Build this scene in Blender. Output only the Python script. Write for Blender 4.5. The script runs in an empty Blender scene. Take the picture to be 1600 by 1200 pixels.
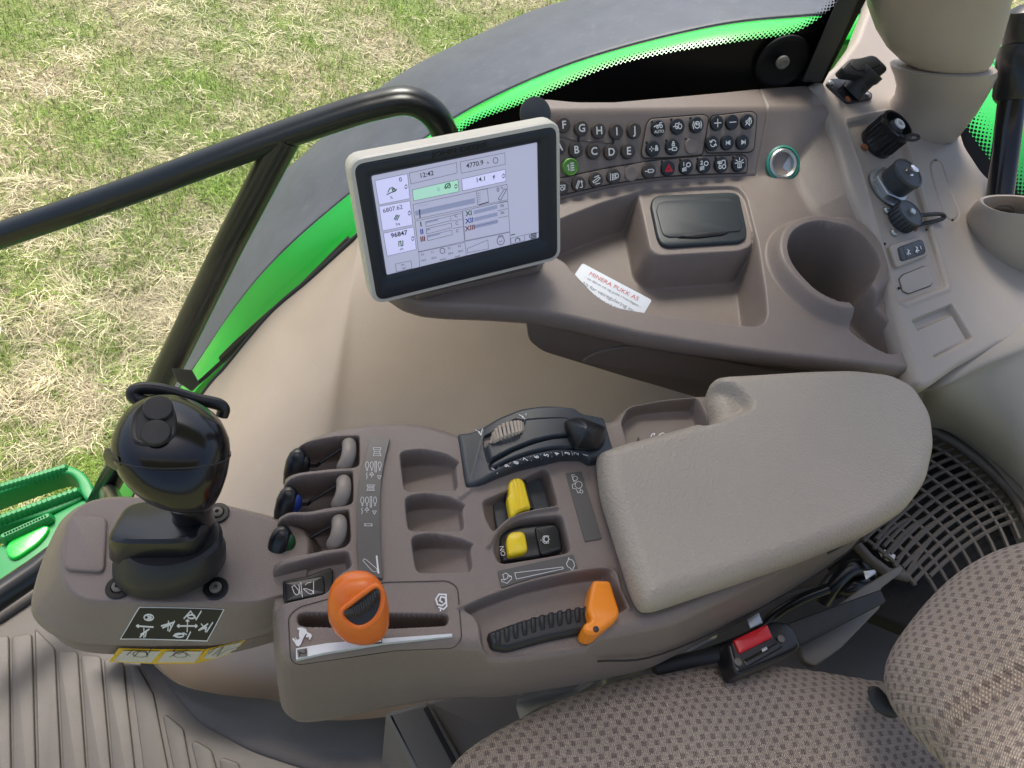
import bpy, bmesh, math, random
import numpy as np
from mathutils import Vector, Matrix
from mathutils.geometry import tessellate_polygon
random.seed(7); RNG = np.random.default_rng(11)
S = bpy.context.scene
# ------------------------------------------------------------------ camera, world, sun, exposure
F = 1155.; PITCH = math.radians(50); ROLL = math.radians(14); DIST = .72
CAM = np.array([0, -DIST*math.cos(PITCH), DIST*math.sin(PITCH)])
fw = np.array([0, math.cos(PITCH), -math.sin(PITCH)]); _r0 = np.array([1., 0, 0]); _u0 = np.array([0, math.sin(PITCH), math.cos(PITCH)])
CR = math.cos(ROLL)*_r0+math.sin(ROLL)*_u0; CU = math.cos(ROLL)*_u0-math.sin(ROLL)*_r0
cd = bpy.data.cameras.new('camera'); cam = bpy.data.objects.new('camera', cd); S.collection.objects.link(cam)
M = Matrix([[CR[i], CU[i], -fw[i], CAM[i]] for i in range(3)]+[[0, 0, 0, 1]]); cam.matrix_world = M
cd.sensor_width = 36; cd.lens = F/1600*36; cd.clip_start = .02; cd.clip_end = 400
S.camera = cam
SUN_EL, SUN_AZ = math.radians(62), math.radians(-30)      # azimuth measured from +Y towards +X
W = bpy.data.worlds.new('World'); S.world = W; W.use_nodes = True
nt = W.node_tree; sky = nt.nodes.new('ShaderNodeTexSky'); sky.sky_type = 'NISHITA'; sky.sun_disc = False
sky.sun_elevation = SUN_EL; sky.sun_rotation = SUN_AZ; sky.air_density = .9; sky.dust_density = 5.0; sky.ozone_density = 1
bg = nt.nodes['Background']; bg.inputs[1].default_value = .13; nt.links.new(sky.outputs[0], bg.inputs[0])
sd_ = bpy.data.lights.new('sun', 'SUN'); sd_.energy = 2.0; sd_.angle = math.radians(24); sd_.color = (1, .95, .87)
sun = bpy.data.objects.new('sun', sd_); S.collection.objects.link(sun)
_sdir = Vector((math.sin(SUN_AZ)*math.cos(SUN_EL), math.cos(SUN_AZ)*math.cos(SUN_EL), math.sin(SUN_EL)))
sun.rotation_euler = _sdir.to_track_quat('Z', 'Y').to_euler()
S.view_settings.view_transform = 'Standard'; S.view_settings.look = 'None'; S.view_settings.exposure = .85; S.view_settings.gamma = 1

# ------------------------------------------------------------------ rays and frames
def ray(px, py): return fw+(px-800)/F*CR-(py-600)/F*CU
def Pz(px, py, z): r = ray(px, py); return CAM+r*(z-CAM[2])/r[2]
def Pd(px, py, d): r = ray(px, py); return CAM+r*d
def unit(v): v = np.asarray(v, float); return v/np.linalg.norm(v)
LAT = np.array([-math.sin(math.radians(18)), math.cos(math.radians(18)), 0]); FWD = np.array([math.cos(math.radians(18)), math.sin(math.radians(18)), 0])
def PL(px, py, L): r = ray(px, py); return CAM+r*(L-CAM@LAT)/(r@LAT)
class Frame:
    def __init__(s, o, N=(0, 0, 1), U=(1, 0, 0), H=None):
        s.o = np.asarray(o, float); s.N = unit(N); U = np.asarray(U, float); s.U = unit(U-s.N*(U@s.N)); s.V = np.cross(s.N, s.U); s.H = H
    def uv(s, px, py, h=0):
        r = ray(px, py); c = CAM-s.o
        if s.H is None:
            X = c+r*((h-c@s.N)/(r@s.N)); return np.array([X@s.U, X@s.V])
        t = np.linspace(.25, 1.6, 1400); X = c[None]+r[None]*t[:, None]
        g = X@s.N-h-s.H(X@s.U, X@s.V); i = np.argmax(g < 0)
        if i == 0: i = len(t)-1
        a = g[i-1]/(g[i-1]-g[i]); Y = X[i-1]*(1-a)+X[i]*a
        return np.array([Y@s.U, Y@s.V])
    def uvs(s, pts, h=0): return [s.uv(p[0], p[1], h) for p in pts]
    def w(s, u, v, h=0):
        if s.H is not None: h = h+float(s.H(np.array([u]), np.array([v]))[0])
        return s.o+s.U*u+s.V*v+s.N*h
    def px(s, px, py, h=0): return s.w(*s.uv(px, py, h), h)
def plane(a, b, c):
    a, b, c = map(np.asarray, (a, b, c)); n = unit(np.cross(b-a, c-a)); n = n if n[2] > 0 else -n
    return Frame(a, n, b-a)
ZM = dict(a=(0, 550, 1.8457), b=(400, 620, 2.7275), c=(700, 600, 2.6075), k1=(420, 660, 6), k2=(420, 840, 5), k3=(710, 620, 5.926), k4=(740, 720, 5.4545),
          k5=(1260, 70, 5.4545), k6=(1320, 220, 4.615), k7=(930, 580, 5.926), m=(520, 160, 3.529), q=(860, 140, 4.444), w=(800, 260, 2.424), v=(1160, 0, 2), s=(1050, 640, 2.1436), n=(560, 220, 5.217), o=(0, 700, 2.4))
def Z(k, *pts):
    ox, oy, s = ZM[k]; r = [(ox+x/s, oy+y/s) for x, y in pts]; return r
def Z1(k, x, y): return Z(k, (x, y))[0]

# ------------------------------------------------------------------ 2-D helpers
def fillet(pts, r, n=4, closed=True):
    pts = [np.asarray(p, float) for p in pts]; out = []; N = len(pts)
    for i, p in enumerate(pts):
        if not closed and i in (0, N-1): out.append(p); continue
        a, b = pts[i-1], pts[(i+1) % N]; ra = min(r, .48*np.linalg.norm(a-p)); rb = min(r, .48*np.linalg.norm(b-p))
        A = p+unit(a-p)*ra if ra > 1e-9 else p; B = p+unit(b-p)*rb if rb > 1e-9 else p
        for k in range(n+1):
            t = k/n; out.append((1-t)**2*A+2*t*(1-t)*p+t*t*B)
    return out
def catmull(pts, n=6, closed=False):
    pts = [np.asarray(p, float) for p in pts]; N = len(pts); out = []
    rng = range(N) if closed else range(N-1)
    for i in rng:
        if closed: p0, p1, p2, p3 = pts[i-1], pts[i], pts[(i+1) % N], pts[(i+2) % N]
        else: p1, p2 = pts[i], pts[i+1]; p0 = pts[i-1] if i else 2*p1-p2; p3 = pts[i+2] if i+2 < N else 2*p2-p1
        for k in range(n):
            t = k/n; out.append(.5*((2*p1)+(-p0+p2)*t+(2*p0-5*p1+4*p2-p3)*t*t+(-p0+3*p1-3*p2+p3)*t**3))
    if not closed: out.append(pts[-1])
    return out
def ellipse(c, a, b, n=24, rot=0):
    return [(c[0]+a*math.cos(t)*math.cos(rot)-b*math.sin(t)*math.sin(rot), c[1]+a*math.cos(t)*math.sin(rot)+b*math.sin(t)*math.cos(rot)) for t in [2*math.pi*k/n for k in range(n)]]
def sdpoly(X, Y, poly, margin=.03):
    P = np.asarray(poly); d = np.full(X.shape, 1.); mn, mx = P.min(0)-margin, P.max(0)+margin
    m = (X > mn[0]) & (X < mx[0]) & (Y > mn[1]) & (Y < mx[1])
    if not m.any(): return d
    x, y = X[m], Y[m]; dd = np.full(x.shape, 1e9); ins = np.zeros(x.shape, bool)
    for i in range(len(P)):
        a, b = P[i-1], P[i]; e = b-a; L = e@e
        if L < 1e-16: continue
        wx, wy = x-a[0], y-a[1]; t = np.clip((wx*e[0]+wy*e[1])/L, 0, 1)
        dd = np.minimum(dd, (wx-e[0]*t)**2+(wy-e[1]*t)**2)
        c = ((a[1] > y) != (b[1] > y)); 
        if e[1] != 0: ins ^= c & (x < a[0]+(y-a[1])/e[1]*e[0])
    dd = np.sqrt(dd); d[m] = np.where(ins, -dd, dd); return d
def dline(X, Y, pts, margin=.02):
    P = np.asarray(pts); d = np.full(X.shape, 1.); mn, mx = P.min(0)-margin, P.max(0)+margin
    m = (X > mn[0]) & (X < mx[0]) & (Y > mn[1]) & (Y < mx[1]); x, y = X[m], Y[m]; dd = np.full(x.shape, 1e9)
    for i in range(1, len(P)):
        a, b = P[i-1], P[i]; e = b-a; L = max(e@e, 1e-16)
        wx, wy = x-a[0], y-a[1]; t = np.clip((wx*e[0]+wy*e[1])/L, 0, 1)
        dd = np.minimum(dd, (wx-e[0]*t)**2+(wy-e[1]*t)**2)
    d[m] = np.sqrt(dd); return d
def sst(t): t = np.clip(t, 0, 1); return t*t*(3-2*t)
def smin(a, b, k): h = np.clip(.5+.5*(b-a)/k, 0, 1); return b*(1-h)+a*h-k*h*(1-h)
def smax(a, b, k): return -smin(-a, -b, k)

# ------------------------------------------------------------------ object helpers
def mesh(name, V, Fc, smooth=True, sharp=None):
    me = bpy.data.meshes.new(name); me.from_pydata([tuple(v) for v in V], [], [tuple(f) for f in Fc]); me.update()
    if smooth:
        me.polygons.foreach_set('use_smooth', [True]*len(me.polygons))
        if sharp: me.set_sharp_from_angle(angle=math.radians(sharp))
    return me
def link(name, me, m=None, parent=None, label=None):
    o = bpy.data.objects.new(name, me); S.collection.objects.link(o)
    if m is not None and me is not None and not me.materials: me.materials.append(m)
    if label: o['label'] = label
    if parent is not None:
        off = Vector((0, 0, 0)); p = parent
        while p is not None: off += p.location; p = p.parent
        if me is not None: me.transform(Matrix.Translation(-off))
        o.parent = parent
    return o
def thing(name, loc, label, cat, group=None):
    o = bpy.data.objects.new(name, None); S.collection.objects.link(o); o.location = tuple(map(float, loc)); o.empty_display_size = .02
    o['label'] = label; o['category'] = cat
    if group: o['group'] = group
    return o
def solo(name, me, m, label, cat, group=None):
    o = link(name, me, m); c = np.array([v.co[:] for v in me.vertices]); L = Vector(((c[:, 0].min()+c[:, 0].max())/2, (c[:, 1].min()+c[:, 1].max())/2, c[:, 2].min()))
    me.transform(Matrix.Translation(-L)); o.location = L; o['label'] = label; o['category'] = cat
    if group: o['group'] = group
    return o
def struct(name, me, m, kind='structure'):
    o = link(name, me, m); o['kind'] = kind; return o
def join(parts):                                   # parts: list of (V, F)
    V, Fc, n = [], [], 0
    for v, f in parts:
        V += [tuple(x) for x in v]; Fc += [tuple(i+n for i in q) for q in f]; n += len(v)
    return V, Fc
def tess(poly):
    return [tuple(t) for t in tessellate_polygon([[Vector((p[0], p[1], 0)) for p in poly]])]
def area(p): p = np.asarray(p); q = np.roll(p, -1, 0); return .5*np.sum(p[:, 0]*q[:, 1]-q[:, 0]*p[:, 1])
def offset(poly, d):                               # positive d moves inwards (ccw polygon)
    p = np.asarray(poly, float); a = p-np.roll(p, 1, 0); b = np.roll(p, -1, 0)-p
    na = np.stack([-a[:, 1], a[:, 0]], 1)/np.maximum(np.linalg.norm(a, axis=1)[:, None], 1e-9); nb = np.stack([-b[:, 1], b[:, 0]], 1)/np.maximum(np.linalg.norm(b, axis=1)[:, None], 1e-9)
    n = na+nb; n /= np.maximum(np.linalg.norm(n, axis=1)[:, None], .3); c = np.clip((n*na).sum(1), .5, 1); return p+n*(d/c)[:, None]
def prism(fr, poly, h0, h1, bev=.001, steps=3, cap=True, dome=0):
    poly = [np.asarray(p) for p in poly]
    if area(poly) < 0: poly = poly[::-1]
    rings = [(0, h0), (0, h1-bev)]+[(bev*(1-math.cos(k/steps*math.pi/2)), h1-bev+bev*math.sin(k/steps*math.pi/2)) for k in range(1, steps+1)]
    V, Fc = [], []; n = len(poly); P0 = np.asarray(poly); c = P0.mean(0)
    for off, h in rings:
        q = offset(P0, off) if off else P0
        V += [fr.w(x, y, h) for x, y in q]
    for r in range(len(rings)-1):
        for i in range(n): j = (i+1) % n; Fc.append((r*n+i, r*n+j, (r+1)*n+j, (r+1)*n+i))
    base = (len(rings)-1)*n
    if cap:
        if dome:
            q = offset(P0, bev)
            for s in (.66, .33):
                V += [fr.w(*(c+(p-c)*s), h1+dome*(1-s*s)) for p in q]
                b2 = len(V)-n
                for i in range(n): j = (i+1) % n; Fc.append((base+i, base+j, b2+j, b2+i))
                base = b2
            V.append(fr.w(*c, h1+dome)); Fc += [(base+i, base+(i+1) % n, len(V)-1) for i in range(n)]
        else: Fc += [tuple(base+i for i in t) for t in tess(offset(P0, bev))]
    return V, Fc
def sheet(fr, poly, h):                            # flat print following a surface
    poly = [np.asarray(p) for p in poly]
    if area(poly) < 0: poly = poly[::-1]
    return [fr.w(x, y, h) for x, y in poly], [t if area([poly[i] for i in t]) > 0 else t[::-1] for t in tess(poly)]
def ribbon(fr, pts, wd, h, closed=False):          # pts in uv, width in metres
    pts = [np.asarray(p, float) for p in pts]; V, Fc = [], []; N = len(pts)
    for i in range(N if closed else N-1):
        a, b = pts[i], pts[(i+1) % N]; e = b-a; L = np.linalg.norm(e)
        if L < 1e-7: continue
        e = e/L; n = np.array([-e[1], e[0]])*wd/2; x = e*wd*.3; k = len(V)
        V += [fr.w(*q, h) for q in (a-x-n, b+x-n, b+x+n, a-x+n)]; Fc.append((k, k+1, k+2, k+3)); h += 2e-6
    return V, Fc
def inkpx(fr, lines, wpx, h, hh=None):             # lines traced on the surface (photo pixels)
    out = []
    for l in lines:
        cl = isinstance(l, tuple) and l and l[0] == 'c'; p = l[1] if cl else l
        q = fr.uvs(p, h); d = (fr.w(*q[0])-CAM)@fw; out.append(ribbon(fr, q, wpx*d/F, h, cl))
    return join(out)
def rings(Rs, cap0=True, cap1=True):               # Rs: list of rings, each list of n points
    V, Fc = [], []; n = len(Rs[0])
    for r in Rs: V += [tuple(p) for p in r]
    for k in range(len(Rs)-1):
        for i in range(n): j = (i+1) % n; Fc.append((k*n+i, k*n+j, (k+1)*n+j, (k+1)*n+i))
    if cap0: Fc.append(tuple(range(n-1, -1, -1)))
    if cap1: Fc.append(tuple((len(Rs)-1)*n+i for i in range(n)))
    return V, Fc
def sring(c, U, V, a, b, n=28, pw=2.):             # superellipse ring
    out = []
    for k in range(n):
        t = 2*math.pi*k/n; x = math.copysign(abs(math.cos(t))**(2/pw), math.cos(t)); y = math.copysign(abs(math.sin(t))**(2/pw), math.sin(t))
        out.append(np.asarray(c)+np.asarray(U)*a*x+np.asarray(V)*b*y)
    return out
def basis(n, hint=(1, 0, 0)):
    n = unit(n); h = np.asarray(hint, float); u = unit(h-n*(h@n)); return u, np.cross(n, u), n
def lathe(o, ax, prof, n=32, hint=(1, 0, 0), cap0=True, cap1=True, pw=2.):   # prof: (r, h)
    u, v, a = basis(ax, hint); return rings([sring(np.asarray(o)+a*h, u, v, r, r, n, pw) for r, h in prof], cap0, cap1)
def tube(pts, r, n=12, cap=True):
    pts = [np.asarray(p, float) for p in pts]; R = []; N = len(pts); rr = r if hasattr(r, '__len__') else [r]*N
    T = [unit(pts[min(i+1, N-1)]-pts[max(i-1, 0)]) for i in range(N)]; u = basis(T[0], (0, 0, 1) if abs(T[0][2]) < .9 else (1, 0, 0))[0]
    for i in range(N):
        u = unit(u-T[i]*(u@T[i])); v = np.cross(T[i], u); R.append(sring(pts[i], u, v, rr[i], rr[i], n))
    return rings(R, cap, cap)
def patch(grid, n=6, m=6):                          # grid[rows][cols] of 3-D points -> smooth sheet
    rows = [catmull(r, n) for r in grid]; cols = [catmull([r[j] for r in rows], m) for j in range(len(rows[0]))]
    C_, R_ = len(cols), len(cols[0]); V = [cols[j][i] for i in range(R_) for j in range(C_)]
    Fc = [(i*C_+j, i*C_+j+1, (i+1)*C_+j+1, (i+1)*C_+j) for i in range(R_-1) for j in range(C_-1)]
    return V, Fc, C_, R_
_tc = {}
def textvf(s, bold=0., sp=1.):
    k = (s, bold, sp)
    if k not in _tc:
        c = bpy.data.curves.new('text', 'FONT'); c.body = s; c.size = 1; c.align_x = 'CENTER'; c.align_y = 'CENTER'; c.offset = bold; c.resolution_u = 3; c.space_character = sp; c.fill_mode = 'FRONT'
        o = bpy.data.objects.new('text', c); S.collection.objects.link(o); dg = bpy.context.evaluated_depsgraph_get(); e = o.evaluated_get(dg); me = e.to_mesh()
        V = np.array([v.co[:2] for v in me.vertices]); Fc = [tuple(p.vertices) for p in me.polygons]; e.to_mesh_clear(); bpy.data.objects.remove(o); bpy.data.curves.remove(c); _tc[k] = (V, Fc)
    return _tc[k]
def text(fr, s, cuv, size, ang=0, h=.0003, bold=.01, sp=1., mirror=False, sx=1.):
    V, Fc = textvf(s, bold, sp); ca, sa = math.cos(ang), math.sin(ang); out = []
    for x, y in V:
        x *= size*sx; y *= size
        if mirror: x = -x
        out.append(fr.w(cuv[0]+ca*x-sa*y, cuv[1]+sa*x+ca*y, h))
    return out, [f[::-1] for f in Fc] if mirror else Fc
def textpx(fr, s, p, q, hpx, h=.0003, bold=.01, mirror=False, sx=1.):   # text centred at p with its baseline running towards q, hpx = cap height in photo pixels
    a, b = fr.uv(*p, h), fr.uv(*q, h); d = b-a; D = (fr.w(*a)-CAM)@fw
    return text(fr, s, a, hpx*D/F/.62, math.atan2(d[1], d[0]), h, bold, 1., mirror, sx)

# ------------------------------------------------------------------ height-field sheets (moulded plastic shells)
def grid_mesh(fr, outline, Hf, res, skirt=(), uvs=False, name='shell'):
    P = np.asarray(outline); mn, mx = P.min(0)-2*res, P.max(0)+2*res
    xs = np.arange(mn[0], mx[0], res); ys = np.arange(mn[1], mx[1], res); X, Y = np.meshgrid(xs, ys); sh = X.shape
    D = sdpoly(X, Y, P, 1.); gy, gx = np.gradient(D, res); keep = D < res*.6
    q = keep[:-1, :-1] & keep[:-1, 1:] & keep[1:, 1:] & keep[1:, :-1]
    idx = np.arange(X.size).reshape(sh); a, b, c, d = idx[:-1, :-1], idx[:-1, 1:], idx[1:, 1:], idx[1:, :-1]
    ka, kb, kc, kd = keep[:-1, :-1], keep[:-1, 1:], keep[1:, 1:], keep[1:, :-1]
    tris = [np.stack([a[q], b[q], c[q]], 1), np.stack([a[q], c[q], d[q]], 1)]
    for (k1, k2, k3, k4), (i1, i2, i3) in (((ka, kb, kc, kd), (a, b, c)), ((ka, kc, kd, kb), (a, c, d)), ((ka, kb, kd, kc), (a, b, d)), ((kb, kc, kd, ka), (b, c, d))):
        m = k1 & k2 & k3 & ~k4; tris.append(np.stack([i1[m], i2[m], i3[m]], 1))
    T = np.concatenate(tris); 
    E = np.concatenate([T[:, [0, 1]], T[:, [1, 2]], T[:, [2, 0]]]); key = np.minimum(E[:, 0], E[:, 1])*X.size+np.maximum(E[:, 0], E[:, 1])
    uq, inv, cnt = np.unique(key, return_inverse=True, return_counts=True); be = E[cnt[inv] == 1]
    bv = np.unique(be)
    Xf, Yf, Df = X.ravel().copy(), Y.ravel().copy(), D.ravel(); gxf, gyf = gx.ravel().copy(), gy.ravel().copy()
    g = np.hypot(gxf, gyf); gxf /= np.maximum(g, 1e-6); gyf /= np.maximum(g, 1e-6)
    near = np.zeros(X.size, bool); near[bv] = True; near |= (Df > 0)
    Xf[near] -= gxf[near]*Df[near]; Yf[near] -= gyf[near]*Df[near]; Dn = np.where(near, 0, Df)
    used = np.unique(T); mp = -np.ones(X.size, int); mp[used] = np.arange(len(used)); T = mp[T]; be = mp[be]; bvn = mp[bv]
    x, y = Xf[used], Yf[used]; h = Hf(x, y, Dn[used])
    V3 = fr.o[None]+x[:, None]*fr.U+y[:, None]*fr.V+h[:, None]*fr.N
    VV = [V3]; FF = [T]; prev = np.full(len(used), -1); prev[bvn] = bvn; n0 = len(used)
    bx, by, bh, bgx, bgy = x[bvn], y[bvn], h[bvn], gxf[bv], gyf[bv]; cur = prev.copy()
    for sk in skirt:
        if callable(sk): ox, hh = sk(bx, by, bh)
        else: ox, hh = sk[0], bh-sk[1]
        N3 = fr.o[None]+(bx+bgx*ox)[:, None]*fr.U+(by+bgy*ox)[:, None]*fr.V+(hh if np.ndim(hh) else np.full(len(bx), hh))[:, None]*fr.N
        nw = np.full(len(used), -1); nw[bvn] = n0+np.arange(len(bvn)); n0 += len(bvn); VV.append(N3)
        A, B = be[:, 0], be[:, 1]; FF.append(np.stack([cur[B], cur[A], nw[A]], 1)); FF.append(np.stack([cur[B], nw[A], nw[B]], 1)); cur = nw
    V = np.concatenate(VV); T = np.concatenate(FF)
    me = bpy.data.meshes.new(name); me.vertices.add(len(V)); me.vertices.foreach_set('co', V.astype(np.float32).ravel())
    me.loops.add(T.size); me.loops.foreach_set('vertex_index', T.astype(np.int32).ravel()); me.polygons.add(len(T))
    me.polygons.foreach_set('loop_start', np.arange(0, T.size, 3, dtype=np.int32)); me.polygons.foreach_set('use_smooth', np.ones(len(T), bool)); me.update(calc_edges=True)
    if uvs:
        ul = me.uv_layers.new(name='UVMap'); rel = V-fr.o; uv = np.stack([rel@fr.U, rel@fr.V], 1)
        ul.data.foreach_set('uv', uv[T.ravel()].astype(np.float32).ravel())
    return me
def edge(D, r, amt=None):                          # rounded outer edge
    amt = r if amt is None else amt; t = np.clip(1+D/r, 0, 1); return -(1-np.sqrt(np.clip(1-t*t, 0, 1)))*amt
def pocket(H, X, Y, poly, floor, w=.003, off=0.):
    d = sdpoly(X, Y, poly); s = sst((-d+off)/w); return H*(1-s)+(floor if np.ndim(floor) else np.full(H.shape, floor))*s
def groove(H, X, Y, pts, w, dep):
    d = dline(X, Y, pts); return H-dep*sst((w-d)/w)

# ------------------------------------------------------------------ materials
def mat(name, col, rough=.5, metal=0, bump=None, var=.06, coat=0, spec=.5, dirt=0., dirtcol=(.3, .27, .23), trans=0, emit=None, sheen=0):
    m = bpy.data.materials.new(name); m.use_nodes = True; n = m.node_tree; B = n.nodes['Principled BSDF']; L = n.links.new
    B.inputs['Roughness'].default_value = rough; B.inputs['Metallic'].default_value = metal; B.inputs['Coat Weight'].default_value = coat; B.inputs['Coat Roughness'].default_value = .12
    B.inputs['Specular IOR Level'].default_value = spec; B.inputs['Sheen Weight'].default_value = sheen
    tc = n.nodes.new('ShaderNodeTexCoord')
    nz = n.nodes.new('ShaderNodeTexNoise'); nz.inputs['Scale'].default_value = 18; nz.inputs['Detail'].default_value = 6; L(tc.outputs['Object'], nz.inputs['Vector'])
    mr = n.nodes.new('ShaderNodeMapRange'); mr.inputs['To Min'].default_value = 1-var; mr.inputs['To Max'].default_value = 1+var; L(nz.outputs[0], mr.inputs[0])
    mx = n.nodes.new('ShaderNodeVectorMath'); mx.operation = 'SCALE'; mx.inputs[0].default_value = col; L(mr.outputs[0], mx.inputs['Scale']); out = mx.outputs[0]
    if dirt:
        n2 = n.nodes.new('ShaderNodeTexNoise'); n2.inputs['Scale'].default_value = 55; n2.inputs['Detail'].default_value = 8; n2.inputs['Roughness'].default_value = .75; L(tc.outputs['Object'], n2.inputs['Vector'])
        r2 = n.nodes.new('ShaderNodeMapRange'); r2.inputs['From Min'].default_value = .52; r2.inputs['From Max'].default_value = .8; r2.inputs['To Max'].default_value = dirt; L(n2.outputs[0], r2.inputs[0])
        mm = n.nodes.new('ShaderNodeMix'); mm.data_type = 'RGBA'; L(r2.outputs[0], mm.inputs['Factor']); L(out, mm.inputs['A']); mm.inputs['B'].default_value = (*dirtcol, 1); out = mm.outputs['Result']
        n3 = n.nodes.new('ShaderNodeMapRange'); n3.inputs['To Min'].default_value = rough*.85; n3.inputs['To Max'].default_value = min(1, rough*1.2); L(n2.outputs[0], n3.inputs[0]); L(n3.outputs[0], B.inputs['Roughness'])
    L(out, B.inputs['Base Color'])
    if bump:
        kind, sc, st = bump; bp = n.nodes.new('ShaderNodeBump'); bp.inputs['Strength'].default_value = st; bp.inputs['Distance'].default_value = .0006
        if kind == 'v':
            t = n.nodes.new('ShaderNodeTexVoronoi'); t.inputs['Scale'].default_value = sc; t.feature = 'SMOOTH_F1'; t.inputs['Smoothness'].default_value = .6
            wn = n.nodes.new('ShaderNodeTexNoise'); wn.inputs['Scale'].default_value = sc*.35; wv = n.nodes.new('ShaderNodeVectorMath'); wv.operation = 'MULTIPLY_ADD'; wv.inputs[1].default_value = (.0015,)*3
            L(tc.outputs['Object'], wn.inputs['Vector']); L(wn.outputs['Color'], wv.inputs[0]); L(tc.outputs['Object'], wv.inputs[2]); L(wv.outputs[0], t.inputs['Vector']); L(t.outputs['Distance'], bp.inputs['Height'])
        else:
            t = n.nodes.new('ShaderNodeTexNoise'); t.inputs['Scale'].default_value = sc; t.inputs['Detail'].default_value = 3; L(tc.outputs['Object'], t.inputs['Vector']); L(t.outputs[0], bp.inputs['Height'])
        L(bp.outputs[0], B.inputs['Normal'])
    if emit: B.inputs['Emission Color'].default_value = (*emit[0], 1); B.inputs['Emission Strength'].default_value = emit[1]
    return m
TAUPE = mat('taupe plastic', (.222, .181, .160), .38, bump=('n', 1000, .7), var=.07, dirt=.20, dirtcol=(.30, .27, .24))
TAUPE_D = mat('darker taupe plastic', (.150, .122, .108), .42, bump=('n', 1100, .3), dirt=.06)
TRIM = mat('warm grey trim plastic', (.37, .325, .285), .42, bump=('n', 1000, .35), dirt=.15, dirtcol=(.40, .37, .33))
PADM = mat('grained armrest vinyl', (.40, .350, .292), .46, bump=('v', 430, 1.), var=.05)
PILM = mat('pillar vinyl', (.42, .365, .31), .5, bump=('v', 380, .6), var=.04)
LINM = mat('beige liner vinyl', (.40, .33, .268), .5, bump=('n', 700, .5), var=.07, dirt=.12, dirtcol=(.5, .44, .38))
BLK = mat('black satin plastic', (.009, .010, .013), .30, coat=.15, bump=('n', 1500, .06))
BLKM = mat('black matt plastic', (.018, .019, .022), .45, bump=('n', 1300, .2), dirt=.10, dirtcol=(.08, .08, .08))
BLKG = mat('glossy black grip', (.004, .004, .006), .18, coat=.35, spec=.4)
DGREY = mat('slate plastic', (.040, .048, .058), .38, bump=('n', 1200, .25))
LIDM = mat('dark lid plastic', (.022, .030, .036), .42, bump=('n', 1300, .25))
PADL = mat('lever paddle plastic', (.28, .245, .215), .35, bump=('n', 1200, .2))
RUB = mat('black rubber', (.022, .023, .026), .6, dirt=.15, dirtcol=(.1, .1, .09))
BEZ = mat('monitor bezel', (.016, .022, .032), .45, bump=('n', 1500, .15))
WHT = mat('off white plastic', (.68, .65, .58), .4, bump=('n', 1300, .15), dirt=.1)
INK = mat('white print', (.75, .76, .76), .5, var=.02)
SEAM_SHADE = mat('painted seam shade', (.03, .025, .022), .8)  # dark colour painted in for the shade of narrow seams and gaps
BTNB = mat('brown button rubber', (.055, .045, .04), .5, dirt=.1)
BTNK = mat('black button rubber', (.016, .020, .026), .45, dirt=.06, dirtcol=(.1, .1, .1))
LBL = mat('grey label film', (.105, .100, .098), .35, var=.03)
ORG = mat('orange plastic', (.80, .17, .012), .33, coat=.25, bump=('n', 900, .1), dirt=.05, dirtcol=(.45, .15, .05))
ORG2 = mat('bright orange plastic', (.92, .27, .01), .33, coat=.2)
YEL = mat('yellow plastic', (.90, .66, .015), .33, coat=.15)
GRN = mat('green body paint', (.006, .50, .045), .25, coat=.6, var=.05)
GRN2 = mat('green step paint', (.01, .24, .06), .45, dirt=.3, dirtcol=(.04, .25, .1))
GRNB = mat('green button', (.12, .32, .05), .45)
TYRE = mat('grey black fender extension', (.075, .085, .11), .5, bump=('n', 300, .3), var=.25, dirt=.45, dirtcol=(.20, .21, .23))
RAIL = mat('black painted tube', (.006, .008, .009), .30, coat=.2, dirt=.02, dirtcol=(.02, .022, .022))
STEEL = mat('zinc plated steel', (.50, .52, .52), .35, metal=.9, dirt=.2, dirtcol=(.3, .28, .25))
CHR = mat('chrome', (.8, .8, .8), .15, metal=1)
RUST = mat('rusty screw', (.30, .11, .05), .6, metal=.3)
FLOORM = mat('rubber floor mat', (.108, .096, .083), .5, bump=('n', 600, .3), var=.12, dirt=.35, dirtcol=(.16, .145, .125))
BLUEP = mat('blue plastic', (.008, .035, .22), .45); GREENP = mat('green plastic', (.008, .07, .02), .45)
RED = mat('red plastic', (.62, .012, .02), .35, coat=.2); TEAL = mat('teal ring', (.03, .26, .19), .35)
YSTK = mat('yellow sticker', (.85, .55, .02), .4); KINK = mat('black print', (.01, .01, .01), .5, var=0)
CREAM = mat('ribbed cream wheel', (.78, .64, .50), .5); PAPER = mat('white card', (.72, .76, .82), .55, var=.02); REDINK = mat('red print', (.62, .16, .16), .6); GREYINK = mat('grey print', (.25, .27, .30), .6)
BAG = mat('cloudy plastic film', (.45, .45, .42), .2, coat=.5); DUST = mat('grey metal bracket', (.15, .138, .12), .5, dirt=.3, dirtcol=(.2, .19, .17))
FOAM = mat('dark foam', (.012, .011, .010), .9, bump=('n', 250, 1.)); GRIL = mat('grille plastic', (.10, .088, .075), .5, dirt=.2)
def hull(pts, bev=.0015, seg=2):
    b = bmesh.new(); [b.verts.new(p) for p in pts]; r = bmesh.ops.convex_hull(b, input=b.verts)
    bmesh.ops.delete(b, geom=[v for v in b.verts if not v.link_faces], context='VERTS')
    bmesh.ops.dissolve_limit(b, angle_limit=.12, verts=b.verts, edges=b.edges)
    if bev: bmesh.ops.bevel(b, geom=list(b.edges), offset=bev, segments=seg, profile=.5, affect='EDGES', clamp_overlap=True)
    bmesh.ops.triangulate(b, faces=b.faces[:])
    b.verts.index_update(); V = [v.co[:] for v in b.verts]; Fc = [tuple(v.index for v in f.verts) for f in b.faces]; b.free(); return V, Fc
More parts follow.
